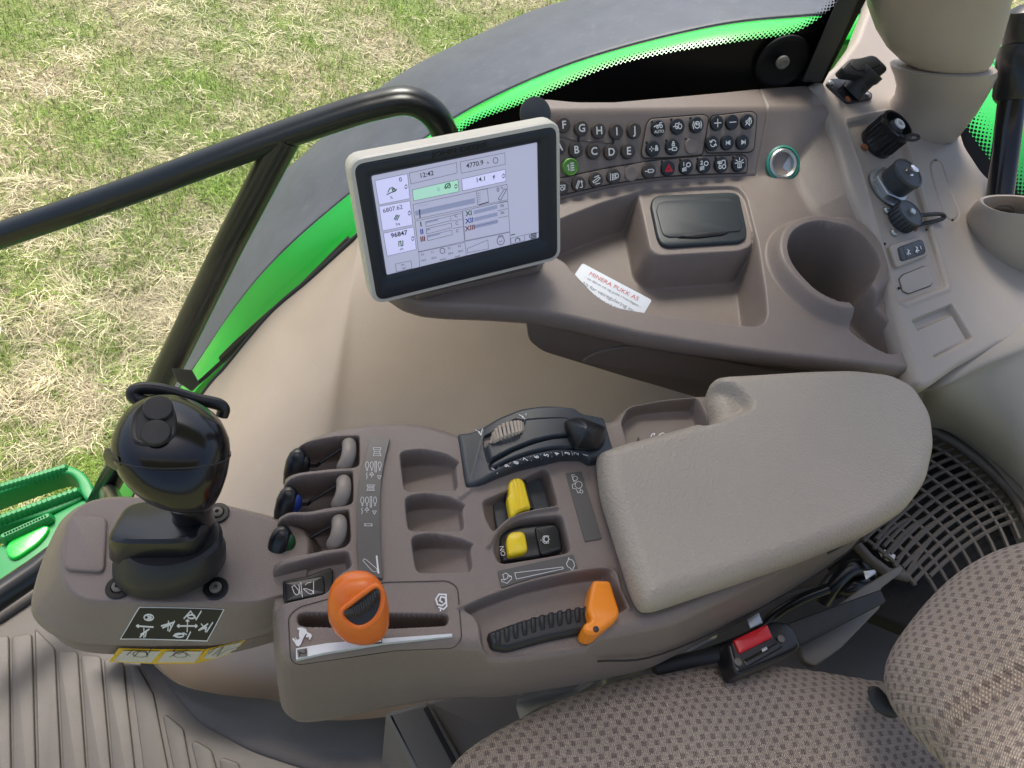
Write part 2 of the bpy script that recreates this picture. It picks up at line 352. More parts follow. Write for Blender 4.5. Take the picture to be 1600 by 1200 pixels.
def part(name, vf, m, parent, label=None, sharp=38, smooth=True): return link(name, mesh(name, vf[0], vf[1], smooth, sharp), m, parent, label)
def flat(name, vf, m, parent, label=None):
    o = link(name, mesh(name, vf[0], vf[1], False), m, parent, label)
    if name in ('symbol', 'screen_mark', 'screen_line', 'numerals', 'pictogram', 'snail_symbol', 'menu_icon'): o['kind'] = 'stuff'
    return o

# ================================================================== ARMREST CONSOLE
FZ = Frame((0, 0, 0))
con = thing('armrest_console', (.02, -.2, -.1), 'taupe plastic armrest console with lever slots, coloured controls and grained padded lid beside the seat', 'control console')
back = [FZ.uv(*p) for p in [(459, 695), (480, 680), (520, 666), (570, 657), (620, 655), (665, 659), (700, 671), (720, 678), (745, 662), (800, 650), (860, 648), (905, 650), (950, 656), (966, 648), (982, 628), (1040, 618), (1110, 612), (1230, 650), (1310, 710)]]
FZ1 = [FZ.uv(*p, -.1) for p in [(1355, 800), (1300, 868), (1160, 960), (1000, 1040), (900, 1062)]]
frnt = [FZ.uv(*p, -.006) for p in [(800, 1024), (700, 1016), (600, 1018), (500, 1036), (437, 1040), (428, 960), (426, 900), (428, 850), (436, 790), (446, 740)]]
CON_OUT = fillet(back+FZ1+frnt, .012)
def CU_(k, pts, h=0, r=.004): return fillet(FZ.uvs(Z(k, *pts), h), r)
BAY1 = CU_('k1', [(60, 235), (238, 212), (330, 175), (640, 132), (842, 126), (850, 160), (848, 400), (810, 425), (600, 436), (330, 465), (210, 490), (20, 510)])
BAY2 = CU_('k1', [(-60, 620), (130, 580), (175, 535), (300, 498), (600, 466), (778, 455), (790, 480), (790, 740), (760, 775), (600, 795), (370, 840), (220, 838), (110, 865), (-80, 890)])
BAY3 = CU_('k1', [(-120, 975), (55, 945), (100, 900), (220, 868), (370, 872), (560, 840), (745, 815), (755, 850), (768, 1110), (720, 1170), (540, 1198), (240, 1258), (72, 1300), (-120, 1350)])
BAY4 = CU_('k2', [(-90, 270), (60, 222), (450, 125), (620, 100), (655, 225), (540, 300), (455, 440), (110, 520), (30, 560), (-90, 570)])
SLOT = CU_('k2', [(218, 598), (280, 582), (1380, 595), (1408, 620), (1400, 690), (960, 712), (260, 697), (222, 670)])
MID = [CU_('b', p, 0, .006) for p in ([(610, 235), (700, 226), (800, 245), (872, 285), (852, 300), (864, 405), (640, 407), (628, 385)],
       [(632, 425), (720, 411), (830, 430), (898, 465), (880, 480), (892, 574), (655, 574), (645, 550)], [(658, 593), (740, 580), (860, 600), (934, 628), (914, 645), (928, 748), (695, 752), (680, 735)])]
SWD = CU_('k4', [(60, 345), (290, 255), (420, 150), (600, 62), (640, 95), (722, 375), (695, 398), (520, 430), (360, 470), (250, 530), (170, 620), (100, 500)], 0, .005)
SWE = CU_('k4', [(150, 740), (205, 610), (280, 550), (400, 492), (600, 470), (738, 458), (770, 500), (832, 765), (800, 790), (600, 828), (245, 885), (200, 860)], 0, .005)
WHL = CU_('c', [(50, 915), (150, 868), (300, 815), (480, 775), (655, 752), (700, 840), (738, 918), (640, 960), (600, 1060), (430, 1090), (250, 1108), (165, 1098), (130, 1060), (120, 960)], 0, .006)
TRY = CU_('k7', [(235, 470), (300, 330), (420, 265), (700, 236), (945, 226), (965, 265), (1080, 500), (900, 620), (430, 680), (300, 700)], 0, .004)
def con_h(X, Y, D):
    xr = (X-MID[0][0][0])
    H = np.zeros(X.shape)
    H += .004*np.exp(-((X+.02)**2+(Y+.05)**2)/.006)                      # gentle crown
    H += edge(D, .011)
    lvl = H.copy()
    for B_ in (BAY1, BAY2, BAY3): H = pocket(H, X, Y, B_, -.036, .0022)
    H = pocket(H, X, Y, BAY4, -.017, .003)
    for B_ in MID:
        P = np.array(B_); x0, x1 = P[:, 0].min(), P[:, 0].max(); t = np.clip((X-x0)/(x1-x0), 0, 1); H = pocket(H, X, Y, B_, -.024+.018*t**2, .0026)
    for B_, lo in ((SWD, -.018), (SWE, -.018)):
        P = np.array(B_); x0, x1 = P[:, 0].min(), P[:, 0].max(); t = np.clip((X-x0)/(.3*(x1-x0)), 0, 1); H = pocket(H, X, Y, B_, lo*t**.7, .003)
    H = pocket(H, X, Y, WHL, np.full(X.shape, -.013), .004)
    H = pocket(H, X, Y, TRY, -.022, .004)
    H = pocket(H, X, Y, SLOT, -.03, .0025)
    for ln, a, w_ in ((FZ.uvs(Z('k4', (125, 735), (190, 620), (300, 515), (450, 452), (700, 408))), .0035, .0028), (FZ.uvs(Z('c', (48, 912), (200, 852), (400, 792), (650, 752), (700, 845), (735, 915))), .003, .003),
                      (FZ.uvs(Z('b', (870, 430), (1000, 330))), .002, .004)):
        H += a*sst((w_-dline(X, Y, catmull(ln, 5)))/w_)
    return np.maximum(H, -.036)
def conskirt(z, ox, bulge=0):
    return lambda bx, by, bh: (ox, np.minimum(z*(1+.42*sst((.05-bx)/.12)), bh-.002))
me = grid_mesh(FZ, CON_OUT, con_h, .0009, [conskirt(-.02, .0030), conskirt(-.05, .006), conskirt(-.085, .008), conskirt(-.098, .005), conskirt(-.104, -.02)], name='housing')
link('housing', me, TAUPE, con)
fq = np.array(FZ1[::-1]); fq = np.array(catmull(list(fq), 6)); tq = np.gradient(fq, axis=0); tq /= np.linalg.norm(tq, axis=1)[:, None]
part('side_seam_shade', tube([(p[0]+t[1]*.0074, p[1]-t[0]*.0074, -.030-.045*min(1, i/14)) for i, (p, t) in enumerate(zip(fq, tq))], .0009, 6), SEAM_SHADE, con)  # thin dark tube painting in the shade of the side seam
# padded lid
pout = Z('k7', (8, 815), (30, 790), (200, 727), (700, 592), (1128, 472), (1085, 330), (1040, 190), (1060, 125), (1130, 100), (1400, 86))+[(1250, 589), (1320, 587), (1380, 594), (1420, 615), (1447, 660), (1452, 705), (1440, 760), (1410, 800), (1350, 838), (1250, 878), (1150, 912), (1015, 957), (998, 950), (985, 925), (960, 845), (938, 775)]
PAD_OUT = fillet(FZ.uvs(pout, .014), .012, 5)
DIP = fillet(FZ.uvs(Z('k7', (960, 60), (1180, 118), (1330, 190), (1450, 310), (1430, 395), (1200, 478), (960, 540)), .026), .01)
def pad_h(X, Y, D):
    H = .033+edge(D, .016, .018)
    d = sdpoly(X, Y, DIP, .05); H -= .013*sst((-d+.002)/.010)
    return H
link('armrest_pad', grid_mesh(FZ, PAD_OUT, pad_h, .0022, [(-.0005, .006), (-.003, .012), (-.012, .015)], name='armrest_pad'), PADM, con)
# the pad's carrier under it
part('pad_carrier', prism(FZ, offset(np.array(PAD_OUT) if area(PAD_OUT) > 0 else np.array(PAD_OUT[::-1]), .007)[::2], -.03, .006, .002), BLKM, con)
# --- lever bays
def blob(c, ax, r, n=20, hint=(1, 0, 0), pw=2., L=None):
    L = L or r; return lathe(c, ax, [(max(r*math.sin(t), .0001), -L*math.cos(t)) for t in [math.pi*k/10 for k in range(11)]], n, hint, False, False, pw)
for (kx, ky, col, px_, py_, nm, lb) in ((255, 395, BLKG, 722, 305, None, 'rearmost lever bay, all black knob'), (170, 755, BLUEP, 672, 655, 'blue', 'middle lever, black knob with blue insert'), (105, 1130, GREENP, 630, 1030, 'green', 'front lever, black knob with green insert')):
    c = FZ.px(*Z1('k1', kx, ky), -.015); base = part('hydraulic_lever', tube([FZ.px(*Z1('k1', kx+30, ky+20), -.02), FZ.px(*Z1('k1', kx+200, ky+10), -.028), FZ.px(*Z1('k1', kx+230, ky-20), -.02), FZ.px(*Z1('k1', px_-20, py_-70), -.012)], .0016, 8), BLKM, con, lb)
    up = unit((0.05, .55, .75)); part('knob', lathe(c-up*.012, up, [(.004, -.012), (.0070, -.006), (.0086, .004), (.0088, .015), (.0072, .022), (.004, .026), (.0005, .027)], 22, (1, 0, 0), True, False, 2.6), BLK, base)
    part('insert', blob(c+np.array([.0070, .0, .0]), up, .0056, 16, L=.010), col, base)
    pts = [FZ.px(*Z1('k1', px_+dx, py_+dy), z) for dx, dy, z in ((22, -100, -.012), (30, -95, -.003), (32, -60, .001), (26, 0, .0015), (8, 60, -.001), (-18, 108, -.006), (-25, 118, -.016))]
    part('paddle', tube(catmull(pts, 4), [.0035, .0045]+[.0062]*20+[.005]*2+[.0035], 14), PADL, base)
# --- rocker
rk = part('rocker_switch', prism(FZ, CU_('k2', [(108, 342), (300, 305), (480, 238), (505, 262), (500, 380), (455, 445), (130, 516), (112, 480)], -.012, .0015), -.02, -.0105, .0012), BLK, con, 'black rocker switch with linkage symbols')
part('rocker', prism(FZ, CU_('k2', [(118, 345), (428, 290), (443, 440), (132, 508)], -.006, .002), -.0105, -.006, .0018, dome=.0008), BLK, rk)
flat('symbol', inkpx(FZ, [('c', Z('k2', (180, 385), (200, 372), (235, 415), (235, 440), (215, 448), (200, 435))), Z('k2', (235, 365), (245, 440)), Z('k2', (250, 350), (262, 465)), ('c', Z('k2', (270, 400), (290, 398), (340, 415), (348, 432), (330, 442), (310, 435))), Z('k2', (350, 345), (350, 440)), Z('k2', (285, 370), (300, 355), (330, 348))], .9, -.005), INK, rk)
# --- label strip and its symbols
flat('label_strip', prism(FZ, fillet(FZ.uvs(Z('b', (487, 173), (571, 179), (548, 270), (533, 360), (528, 480), (530, 620), (541, 775), (437, 755), (430, 620), (430, 470), (440, 360), (460, 270)), .004), .001), .001, .0047, .0003), LBL, con)
E0 = .0053
ink = []
for cx, cy, w_, h_ in ((1015, 275, 36, 38), (955, 612, 36, 26), (933, 960, 38, 10)):
    ink += [('c', Z('k1', (cx-w_, cy-h_), (cx+w_, cy-h_), (cx+w_*.7, cy), (cx+w_, cy+h_), (cx-w_, cy+h_), (cx-w_*.7, cy)))]
    if h_ > 12: ink += [Z('k1', (cx-w_*.6, cy), (cx+w_*.6, cy)), Z('k1', (cx-w_*.6, cy-h_*.5), (cx+w_*.6, cy-h_*.5)), Z('k1', (cx-w_*.6, cy+h_*.5), (cx+w_*.6, cy+h_*.5))]
for ox, oy in ((0, 0), (-45, 330)):
    for i, cx in enumerate((922, 965, 1040)):
        ink += [('c', Z('k1', *ellipse((cx+ox, 400+oy), 15, 32, 10))), Z('k1', (cx+ox-10, 445+oy), (cx+ox+10, 445+oy)), Z('k1', (cx+ox, 430+oy), (cx+ox, 455+oy))]
    ink += [Z('k1', (922+ox, 470+oy), (914+ox, 490+oy), (924+ox, 505+oy), (916+ox, 530+oy)), ('c', Z('k1', (965+ox, 465+oy), (985+ox, 492+oy), (945+ox, 492+oy))), Z('k1', (965+ox, 490+oy), (965+ox, 515+oy)),
            ('c', Z('k1', (1035+ox, 532+oy), (1018+ox, 500+oy), (1055+ox, 500+oy))), ('c', Z('k1', (995+ox, 365+oy), (1010+ox, 365+oy), (1008+ox, 465+oy), (995+ox, 465+oy)))]
ink += [('c', Z('k2', (735, 180), (745, 165), (765, 175), (840, 240), (850, 262), (835, 268), (810, 262)))]
flat('symbol', inkpx(FZ, ink, .75, E0), INK, con)
flat('symbol', sheet(FZ, FZ.uvs(Z('k2', (836, 140), (848, 140), (864, 282), (850, 280)), E0), E0), INK, con)
# --- speed lever plate, slot, track, animals
flat('plate_seam_shade', ribbon(FZ, fillet(FZ.uvs(Z('b', (137, 935), (180, 895), (520, 800), (545, 788), (820, 782), (860, 810), (878, 1030), (845, 1070), (600, 1080), (178, 1142), (147, 1122)), .0015), .004), .0007, .0006, True), SEAM_SHADE, con)  # dark ribbon in place of the groove's shade around the lever plate
HP = .0012
flat('speed_track', prism(FZ, FZ.uvs(Z('k2', (212, 868), (450, 828), (800, 798), (1430, 752), (1434, 776), (900, 826), (430, 905), (212, 955)), HP), -.002, .0022, .0004), mat('silver white film', (.62, .66, .70), .22, coat=.5, var=.1), con)
for q_, t_, c_ in (([(220, 875), (300, 862), (302, 926), (226, 938)], '2', (262, 900)), ([(803, 798), (885, 790), (886, 828), (806, 834)], '1', (845, 812))):
    fl = flat('scale_mark', sheet(FZ, FZ.uvs(Z('k2', *q_), .0026), .0026), LBL, con); flat('numeral', textpx(FZ, t_, Z1('k2', *c_), Z1('k2', c_[0]+6, c_[1]+50), 10, .0029, .02), KINK if t_ == '2' else INK, fl)
flat('hare_symbol', sheet(FZ, FZ.uvs(Z('k2', (183, 792), (192, 782), (212, 808), (205, 775), (222, 800), (240, 790), (235, 755), (238, 722), (222, 716), (225, 703), (260, 702), (290, 715), (300, 738), (330, 752), (337, 768), (322, 798), (312, 795), (315, 775), (298, 782), (288, 770), (300, 755), (290, 750), (268, 790), (250, 835), (235, 850), (215, 845), (205, 825)), .0018), .0018), INK, con)
flat('snail_symbol', join([inkpx(FZ, [Z('k2', (1388, 445), (1330, 442), (1306, 480), (1318, 522), (1355, 532), (1385, 505), (1380, 470), (1345, 462), (1335, 492), (1355, 505))], 2.6, .0018), inkpx(FZ, [Z('k2', (1384, 445), (1390, 535), (1365, 560), (1328, 545)), Z('k2', (1345, 550), (1340, 572))], 2.4, .0019)]), INK, con)
# --- orange speed lever
SL = [(760, 800, .012, 55), (752, 775, .016, 125), (738, 735, .022, 185), (722, 680, .031, 222), (706, 610, .041, 240), (697, 540, .050, 241), (690, 470, .057, 232), (684, 410, .063, 212), (682, 360, .067, 180), (684, 320, .070, 130), (688, 298, .0715, 70)]
def kring(k, x, y, z, hw, ratio=.8, n=32, pw=2.2, U=None, Vd=None):
    c = Pz(*Z1(k, x, y), z); d = (c-CAM)@fw; s = ZM[k][2]; r = hw/s*d/F*.985
    U_ = unit(CR*1.) if U is None else U; V_ = unit(np.cross(unit((0, .25, 1)), U_)) if Vd is None else Vd
    return sring(c, U_, V_, r, r*ratio, n, pw)
ol = part('speed_lever', rings([kring('k2', *s_, ratio=.62) for s_ in SL], True, True), ORG, con, 'orange lever knob with black thumb wheel', sharp=80)
part('stalk', tube([FZ.px(*Z1('k2', 790, 700), .0), FZ.px(*Z1('k2', 740, 660), .03)], .007, 12), BLKM, ol)
# --- dial (quadrant) module
qo = [(30, 312), (160, 300), (400, 190), (600, 132), (800, 116), (1100, 130), (1170, 175), (1392, 186), (1500, 490), (1340, 575), (1255, 592), (1185, 545), (1000, 548), (830, 592), (600, 645), (400, 718), (250, 782), (150, 806), (112, 785), (88, 650), (58, 450)]
Q_OUT = fillet(FZ.uvs(Z('k3', *qo), .010), .003)
qx0, qx1 = FZ.uv(*Z1('k3', 250, 400), .01)[0], FZ.uv(*Z1('k3', 1450, 400), .01)[0]
DRUM = fillet(FZ.uvs(Z('k3', (290, 440), (330, 600), (520, 520), (720, 455), (900, 415), (1080, 395), (1120, 260), (1000, 230), (640, 240), (420, 330)), .013), .003)
RING_ = fillet(FZ.uvs(Z('k3', (335, 622), (345, 672), (520, 600), (720, 545), (900, 510), (1120, 495), (1100, 405), (900, 425), (720, 468), (520, 535)), .012), .002)
def q_h(X, Y, D):
    t = np.clip((X-qx0)/(qx1-qx0), 0, 1); arch = np.sin(math.pi*t)**.8
    H = .0065+.011*arch+edge(D, .004, .004)
    H = pocket(H, X, Y, DRUM, H+.004, .0022); H = pocket(H, X, Y, RING_, H+.0025, .0016)
    for ln in (DRUM, RING_): H = H-.0035*sst((.0012-np.abs(sdpoly(X, Y, ln)-.0006))/.0012)
    H = pocket(H, X, Y, fillet(FZ.uvs(Z('k3', (275, 330), (270, 430), (330, 430), (360, 380), (650, 300), (640, 230), (560, 205), (380, 290)), .013), .002), H-.006, .0015)
    return H
dial = part('dial_module', ([], []), DGREY, con) if False else link('dial_module', grid_mesh(FZ, Q_OUT, q_h, .0008, [(.0, .008), (0, .02)], name='dial_module'), DGREY, con, 'dark slate dial quadrant numbered one to nine')
tw = []
top = catmull([Pz(*Z1('k3', *p), z) for p, z in (((345, 415), .018), ((352, 340), .0235), ((400, 280), .0275), ((470, 240), .0305), ((540, 225), .031), ((600, 222), .029), ((635, 240), .024))], 4)
bot = catmull([Pz(*Z1('k3', *p), z) for p, z in (((350, 418), .014), ((375, 400), .018), ((420, 375), .0215), ((490, 345), .024), ((560, 325), .025), ((610, 310), .0235), ((640, 298), .018))], 4)
for k in range(1, len(top)-1, 2): tw.append(tube([top[k]-np.array([0, 0, .004]), top[k], bot[k], bot[k]-np.array([0, 0, .004])], .0014, 8))
part('thumb_wheel', join(tw), CREAM, dial, 'ribbed cream thumb wheel')
hp = [(*Z1('k3', x, y), z) for x, y, z in ((1000, 240, .018), (1010, 370, .014), (1105, 492, .012), (1340, 505, .008), (1390, 450, .008), (1408, 300, .012), (1035, 215, .030), (1160, 182, .034), (1275, 235, .034), (1240, 300, .042), (1300, 260, .030), (1395, 275, .022), (1120, 480, .024), (1310, 480, .020))]
lv = part('dial_lever', hull([Pz(*p) for p in hp], .0016), BLK, dial, 'faceted black lever grip on the dial')
tx = []
tv = [(490, 640, '9'), (573, 610, '8'), (662, 580, '7'), (760, 556, '6'), (853, 540, '5'), (948, 528, '4'), (1047, 524, '3'), (1130, 526, '2'), (1215, 540, '1')]
QF = Frame((0, 0, 0), H=lambda u, v: q_h(np.atleast_1d(u), np.atleast_1d(v), sdpoly(np.atleast_1d(u), np.atleast_1d(v), np.array(Q_OUT), 1.)))
for x, y, s_ in tv:
    c_ = QF.uv(*Z1('k3', x, y)); hh_ = float(QF.H(c_[0], c_[1])[0])+.0012; tx.append(textpx(FZ, s_, Z1('k3', x, y), Z1('k3', x+10, y-60), 6.8, hh_, .01))
for x, y in ((520, 630), (616, 597), (710, 570), (803, 551), (900, 536), (1000, 526), (1090, 524)): tx.append(inkpx(QF, [Z('k3', (x-5, y-20), (x+4, y+20))], .8, .0004))
flat('numerals', join(tx), INK, dial)
sy = []
for x, y in ((235, 330), (640, 190), (385, 685)): sy += [Z('k3', (x-40, y-25), (x-15, y-10)), Z('k3', (x-15, y-10), (x+10, y+25)), Z('k3', (x-10, y-12), (x+14, y+20)), Z('k3', (x+10, y+25), (x+25, y-35))]
flat('symbol', inkpx(QF, sy, 1.3, .0005), INK, dial)
# --- yellow switches
b1_ = part('pull_switch', prism(FZ, CU_('k4', [(150, 325), (262, 285), (285, 170), (345, 120), (480, 130), (575, 165), (650, 412), (540, 432), (350, 475), (200, 590)], -.012, .002), -.02, -.0105, .001), DGREY, con, 'tall ribbed yellow pull switch in upper slot')
part('guard', prism(FZ, CU_('k4', [(262, 300), (285, 185), (330, 130), (410, 128), (450, 175), (520, 425), (430, 400), (370, 440), (350, 478), (315, 485)], -.004, .003), -.0105, -.002, .0015), BLK, b1_)
yt = part('tab', prism(FZ, CU_('k4', [(298, 190), (325, 150), (390, 138), (432, 170), (492, 402), (440, 405), (375, 435), (350, 470), (318, 474), (285, 300), (303, 290)], .006, .003), -.004, .0065, .003, 4), YEL, b1_)
part('ribs', join([tube([FZ.px(*Z1('k4', *p), .0068), FZ.px(*Z1('k4', *q), .0066)], .0007, 6) for p, q in (((335, 175), (375, 420)), ((362, 165), (405, 410)), ((390, 165), (440, 400)))]), YEL, yt)
b2_ = part('toggle_switch', prism(FZ, CU_('k4', [(203, 640), (262, 588), (400, 560), (520, 548), (680, 528), (725, 560), (765, 760), (600, 822), (248, 872), (235, 850)], -.008, .004), -.02, -.006, .003, 4, dome=.001), BLK, con, 'black rocker with square yellow cap marked ON')
part('yellow_cap', prism(FZ, CU_('k4', [(278, 668), (305, 608), (400, 592), (440, 615), (466, 752), (440, 778), (298, 808)], .001, .003), -.007, .0016, .003, 4, dome=.001), YEL, b2_)
part('rocker_end', prism(FZ, CU_('k4', [(520, 560), (680, 535), (722, 570), (755, 752), (600, 805), (570, 790)], -.002, .003), -.007, -.0022, .0022, 4), BLK, b2_)
flat('lettering', textpx(FZ, 'ON', Z1('k4', 248, 768), Z1('k4', 238, 720), 6.8, -.0042, -.002), INK, b2_)
g = ellipse((620, 668), 16, 18, 12); ikk = [('c', Z('k4', *ellipse((620, 668), 20, 22, 14))), Z('k4', (640, 640), (600, 640), (590, 655), (592, 690), (605, 703), (640, 700)), Z('k4', (570, 677), (578, 676))]
ikk += [Z('k4', (620+20*math.cos(t), 668+22*math.sin(t)), (620+29*math.cos(t), 668+31*math.sin(t))) for t in [k*math.pi/4 for k in range(8)]]
flat('symbol', inkpx(FZ, ikk, .9, -.0015), INK, b2_)
# --- two label plates right
l1 = flat('label_plate', prism(FZ, CU_('k4', [(780, 105), (920, 90), (1095, 660), (950, 690)], .001, .001), -.001, .0012, .0003), LBL, con, 'dark label plate with tractor symbol')
flat('symbol', inkpx(FZ, [('c', Z('k4', *ellipse((895, 205), 30, 30, 12))), ('c', Z('k4', *ellipse((865, 150), 20, 20, 10))), ('c', Z('k4', *ellipse((918, 262), 14, 14, 8))), Z('k4', (835, 120), (860, 118)), Z('k4', (835, 120), (852, 175), (870, 180)), Z('k4', (865, 190), (840, 205), (845, 235), (875, 240), (890, 275), (910, 255)), Z('k4', (905, 235), (915, 250))], .85, .0018), INK, l1)
l2 = flat('label_plate', prism(FZ, CU_('k4', [(205, 940), (850, 797), (893, 928), (650, 965), (400, 1030), (238, 1085)], .001, .001), -.001, .0015, .0003), LBL, con, 'dark label plate with hare, wedge and tortoise symbols')
flat('symbol', inkpx(FZ, [('c', Z('k4', (350, 955), (760, 905), (765, 920), (365, 1008))), ('c', Z('k4', (240, 1010), (262, 1015), (248, 970), (275, 955), (300, 975), (322, 985), (325, 1005), (300, 1030), (285, 1045), (262, 1035), (240, 1030))), Z('k4', (262, 1015), (290, 1000), (295, 975)), Z('k4', (300, 990), (315, 985)),
      ('c', Z('k4', (810, 825), (805, 850), (792, 875), (800, 900), (825, 915), (845, 940), (848, 915), (860, 895), (855, 865), (840, 845), (815, 840)))], .9, .0021), INK, l2)
# --- depth wheel and orange stop
dw = part('depth_wheel', prism(FZ, CU_('c', [(160, 1012), (300, 962), (430, 930), (570, 905), (600, 950), (565, 1003), (400, 1037), (240, 1080), (178, 1068)], -.004, .003), -.02, -.003, .004, 4), BLKM, con, 'black ribbed depth wheel')
rb = []
for k in range(11):
    t = k/10; x = 190+t*360; yt_ = 1012-t*100-14*math.sin(math.pi*t); rb.append(hull([FZ.px(*Z1('c', x+a, yt_+b), z) for a, b, z in ((0, -6, -.004), (24, -12, -.004), (4, 62, -.006), (28, 56, -.006), (4, 0, .0005), (22, -6, .0005), (8, 55, -.002), (25, 50, -.002))], .0008, 1))
part('rib', join(rb), BLKM, dw)
ORP = CU_('c', [(548, 1000), (556, 975), (585, 965), (568, 925), (575, 870), (590, 800), (660, 803), (700, 935), (685, 965), (605, 1024), (565, 1022)], .008, .003)
osp = part('orange_stop', prism(FZ, ORP, -.012, .010, .0035, 4), ORG2, dw)
part('orange_ridge', hull([FZ.px(*Z1('c', x, y), z) for x, y, z in ((592, 812, .010), (655, 812, .010), (692, 930, .010), (650, 968, .010), (580, 950, .010), (612, 806, .016), (640, 806, .016), (668, 925, .016), (640, 935, .015))], .002), ORG2, osp) if False else None
part('screw', lathe(FZ.px(*Z1('c', 602, 1000), .0095), (0, 0, 1), [(.0024, 0), (.0024, .001), (.0018, .0013)], 14), BLKM, osp)
flat('small_label', prism(FZ, CU_('k7', [(405, 590), (640, 556), (900, 520), (900, 640), (420, 640)], -.006, .001), -.02, -.008, .0005), TAUPE, con)
flat('symbol', inkpx(FZ, [Z('k7', (515, 605), (530, 580), (550, 575), (545, 595)), Z('k7', (590, 590), (625, 570), (645, 580))], 1.6, -.0073), INK, con)
# --- thumb wheel set into the orange lever
wc = None
from mathutils.bvhtree import BVHTree
def hit(ob, px, py):
    off = Vector((0, 0, 0)); p = ob
    while p is not None: off += p.location; p = p.parent
    bv = BVHTree.FromPolygons([v.co+off for v in ob.data.vertices], [tuple(f.vertices) for f in ob.data.polygons]); r = ray(px, py)
    loc, no, _, _ = bv.ray_cast(Vector(CAM), Vector(unit(r))); n_ = np.array(no); n_ = n_ if n_@(CAM-np.array(loc)) > 0 else -n_; return np.array(loc), unit(n_)
wc, wn_ = hit(ol, *Z1('k2', 742, 560)); N_ = unit(wn_*.6+unit(CAM-wc)*.5); WF = Frame(wc, N_, CR)
wf = lambda pts, r=.003: fillet([WF.uv(*Z1('k2', *p)) for p in pts], r)
# thumb wheel drawn in a frame facing out of the orange lever
lens = wf([(560, 584), (632, 524), (738, 442), (838, 374), (872, 415), (886, 478), (864, 568), (812, 640), (744, 682), (686, 688), (620, 655)], .004)
part('wheel_well', prism(WF, lens, -.012, .0018, .0008), BLKM, ol, sharp=60)
rw = []
for k in range(15):
    t = k/14; ax_, ay_ = 612+t*245, 612-t*150+62*math.sin(math.pi*t)*.9; bx_, by_ = 596+t*250, 575-t*172+20*math.sin(math.pi*t)
    rw.append(tube([np.array(WF.px(*Z1('k2', ax_, ay_), .002)), np.array(WF.px(*Z1('k2', (ax_*.6+bx_*.4), (ay_*.6+by_*.4)), .0050)), np.array(WF.px(*Z1('k2', bx_, by_), .0035))], .0011, 7))
part('thumb_wheel', join(rw), RUB, ol)
rimq = wf([(552, 584), (628, 518), (736, 434), (842, 364), (880, 408), (896, 478), (874, 574), (820, 650), (746, 694), (684, 700), (612, 664)], .004)
part('window_lip', tube([WF.w(*p, .0008) for p in rimq]+[WF.w(*rimq[0], .0008)], .0022, 10), ORG, ol)

# ================================================================== JOYSTICK POD
pod_o = fillet([FZ.uv(*Z1('a', *p), -.048) for p in [(350, 413), (290, 418), (225, 440), (172, 482), (140, 545), (110, 625), (90, 700), (88, 742), (105, 772), (150, 808), (205, 826), (260, 832), (400, 838), (620, 836), (700, 820), (785, 796), (900, 770), (960, 600), (900, 500), (740, 460), (640, 436)]], .008)
pod_p = fillet([FZ.uv(*Z1('a', *p), -.014) for p in [(350, 420), (260, 430), (205, 468), (178, 560), (182, 650), (215, 700), (262, 716), (500, 722), (740, 722), (800, 700), (880, 690), (890, 520), (770, 478), (640, 441)]], .01)
def pod_h(X, Y, D):
    d = np.maximum(sdpoly(X, Y, pod_p, 1.), 0); t = d/np.maximum(d-D, 1e-5); s = t*t*(3-2*t)*.35+t*.65
    return -.014-.034*np.clip(s, 0, 1)+edge(D, .004, .003)
POF = Frame((0, 0, 0), H=lambda u, v: pod_h(np.atleast_1d(u), np.atleast_1d(v), np.minimum(sdpoly(np.atleast_1d(u), np.atleast_1d(v), pod_o, 1.), 0)))
pod = thing('joystick_pod', POF.px(*Z1('a', 480, 640)), 'rounded taupe pod carrying the joystick, with black symbol plate and yellow warning sticker', 'control pod')
link('housing', grid_mesh(FZ, pod_o, pod_h, .0011, [(.0012, .0015), (.0012, .0025), (-.0006, .0028), (-.0006, .014), (-.0012, .030), (-.006, .040), (-.02, .046), (-.05, .048)], name='housing'), TAUPE, pod)
POP = Frame((0, 0, -.014))
part('cover_plate', prism(POP, fillet(POP.uvs(Z('a', (205, 474), (311, 479), (303, 641), (184, 632))), .006), -.003, .003, .0018), TAUPE, pod)
for x, y in ((343, 680), (623, 683), (628, 466)):
    c = POP.px(*Z1('a', x, y)); sc_ = part('screw', lathe(c, (0, 0, 1), [(.0092, 0), (.0092, .0015), (.0085, .0022), (.0055, .0022), (.0045, .001)], 24), BLK, pod); part('head', lathe(c+np.array([0, 0, .001]), (0, 0, 1), [(.0045, 0), (.0045, .0025), (.0035, .0032), (.0018, .0032), (.0016, .001)], 16), DUST, sc_)
def drape(fr, poly, h, n=9):                        # quad poly subdivided so that it follows the surface
    a, b, c, d = [np.asarray(p) for p in poly]; V, Fc = [], []
    for i in range(n+1):
        for j in range(n+1):
            s, t = i/n, j/n; p = (a*(1-s)+b*s)*(1-t)+(d*(1-s)+c*s)*t; V.append(fr.w(*p, h))
    for i in range(n):
        for j in range(n): k = i*(n+1)+j; Fc.append((k, k+1, k+n+2, k+n+1))
    if np.cross(np.array(V[Fc[0][1]])-V[Fc[0][0]], np.array(V[Fc[0][2]])-V[Fc[0][0]])@fr.N < 0: Fc = [f[::-1] for f in Fc]
    return V, Fc
PQ = [(402, 736), (648, 743), (598, 836), (346, 830)]
sp_ = flat('symbol_plate', drape(POF, POF.uvs(Z('a', *PQ)), .0006, 12), INK, pod, 'black symbol plate with white border')
PQ2 = [(404, 739), (644, 745), (597, 833), (350, 828)]
flat('plate_face', drape(POF, POF.uvs(Z('a', *PQ2)), .0009, 12), KINK, sp_)
def po(*p): return Z('o', *p)
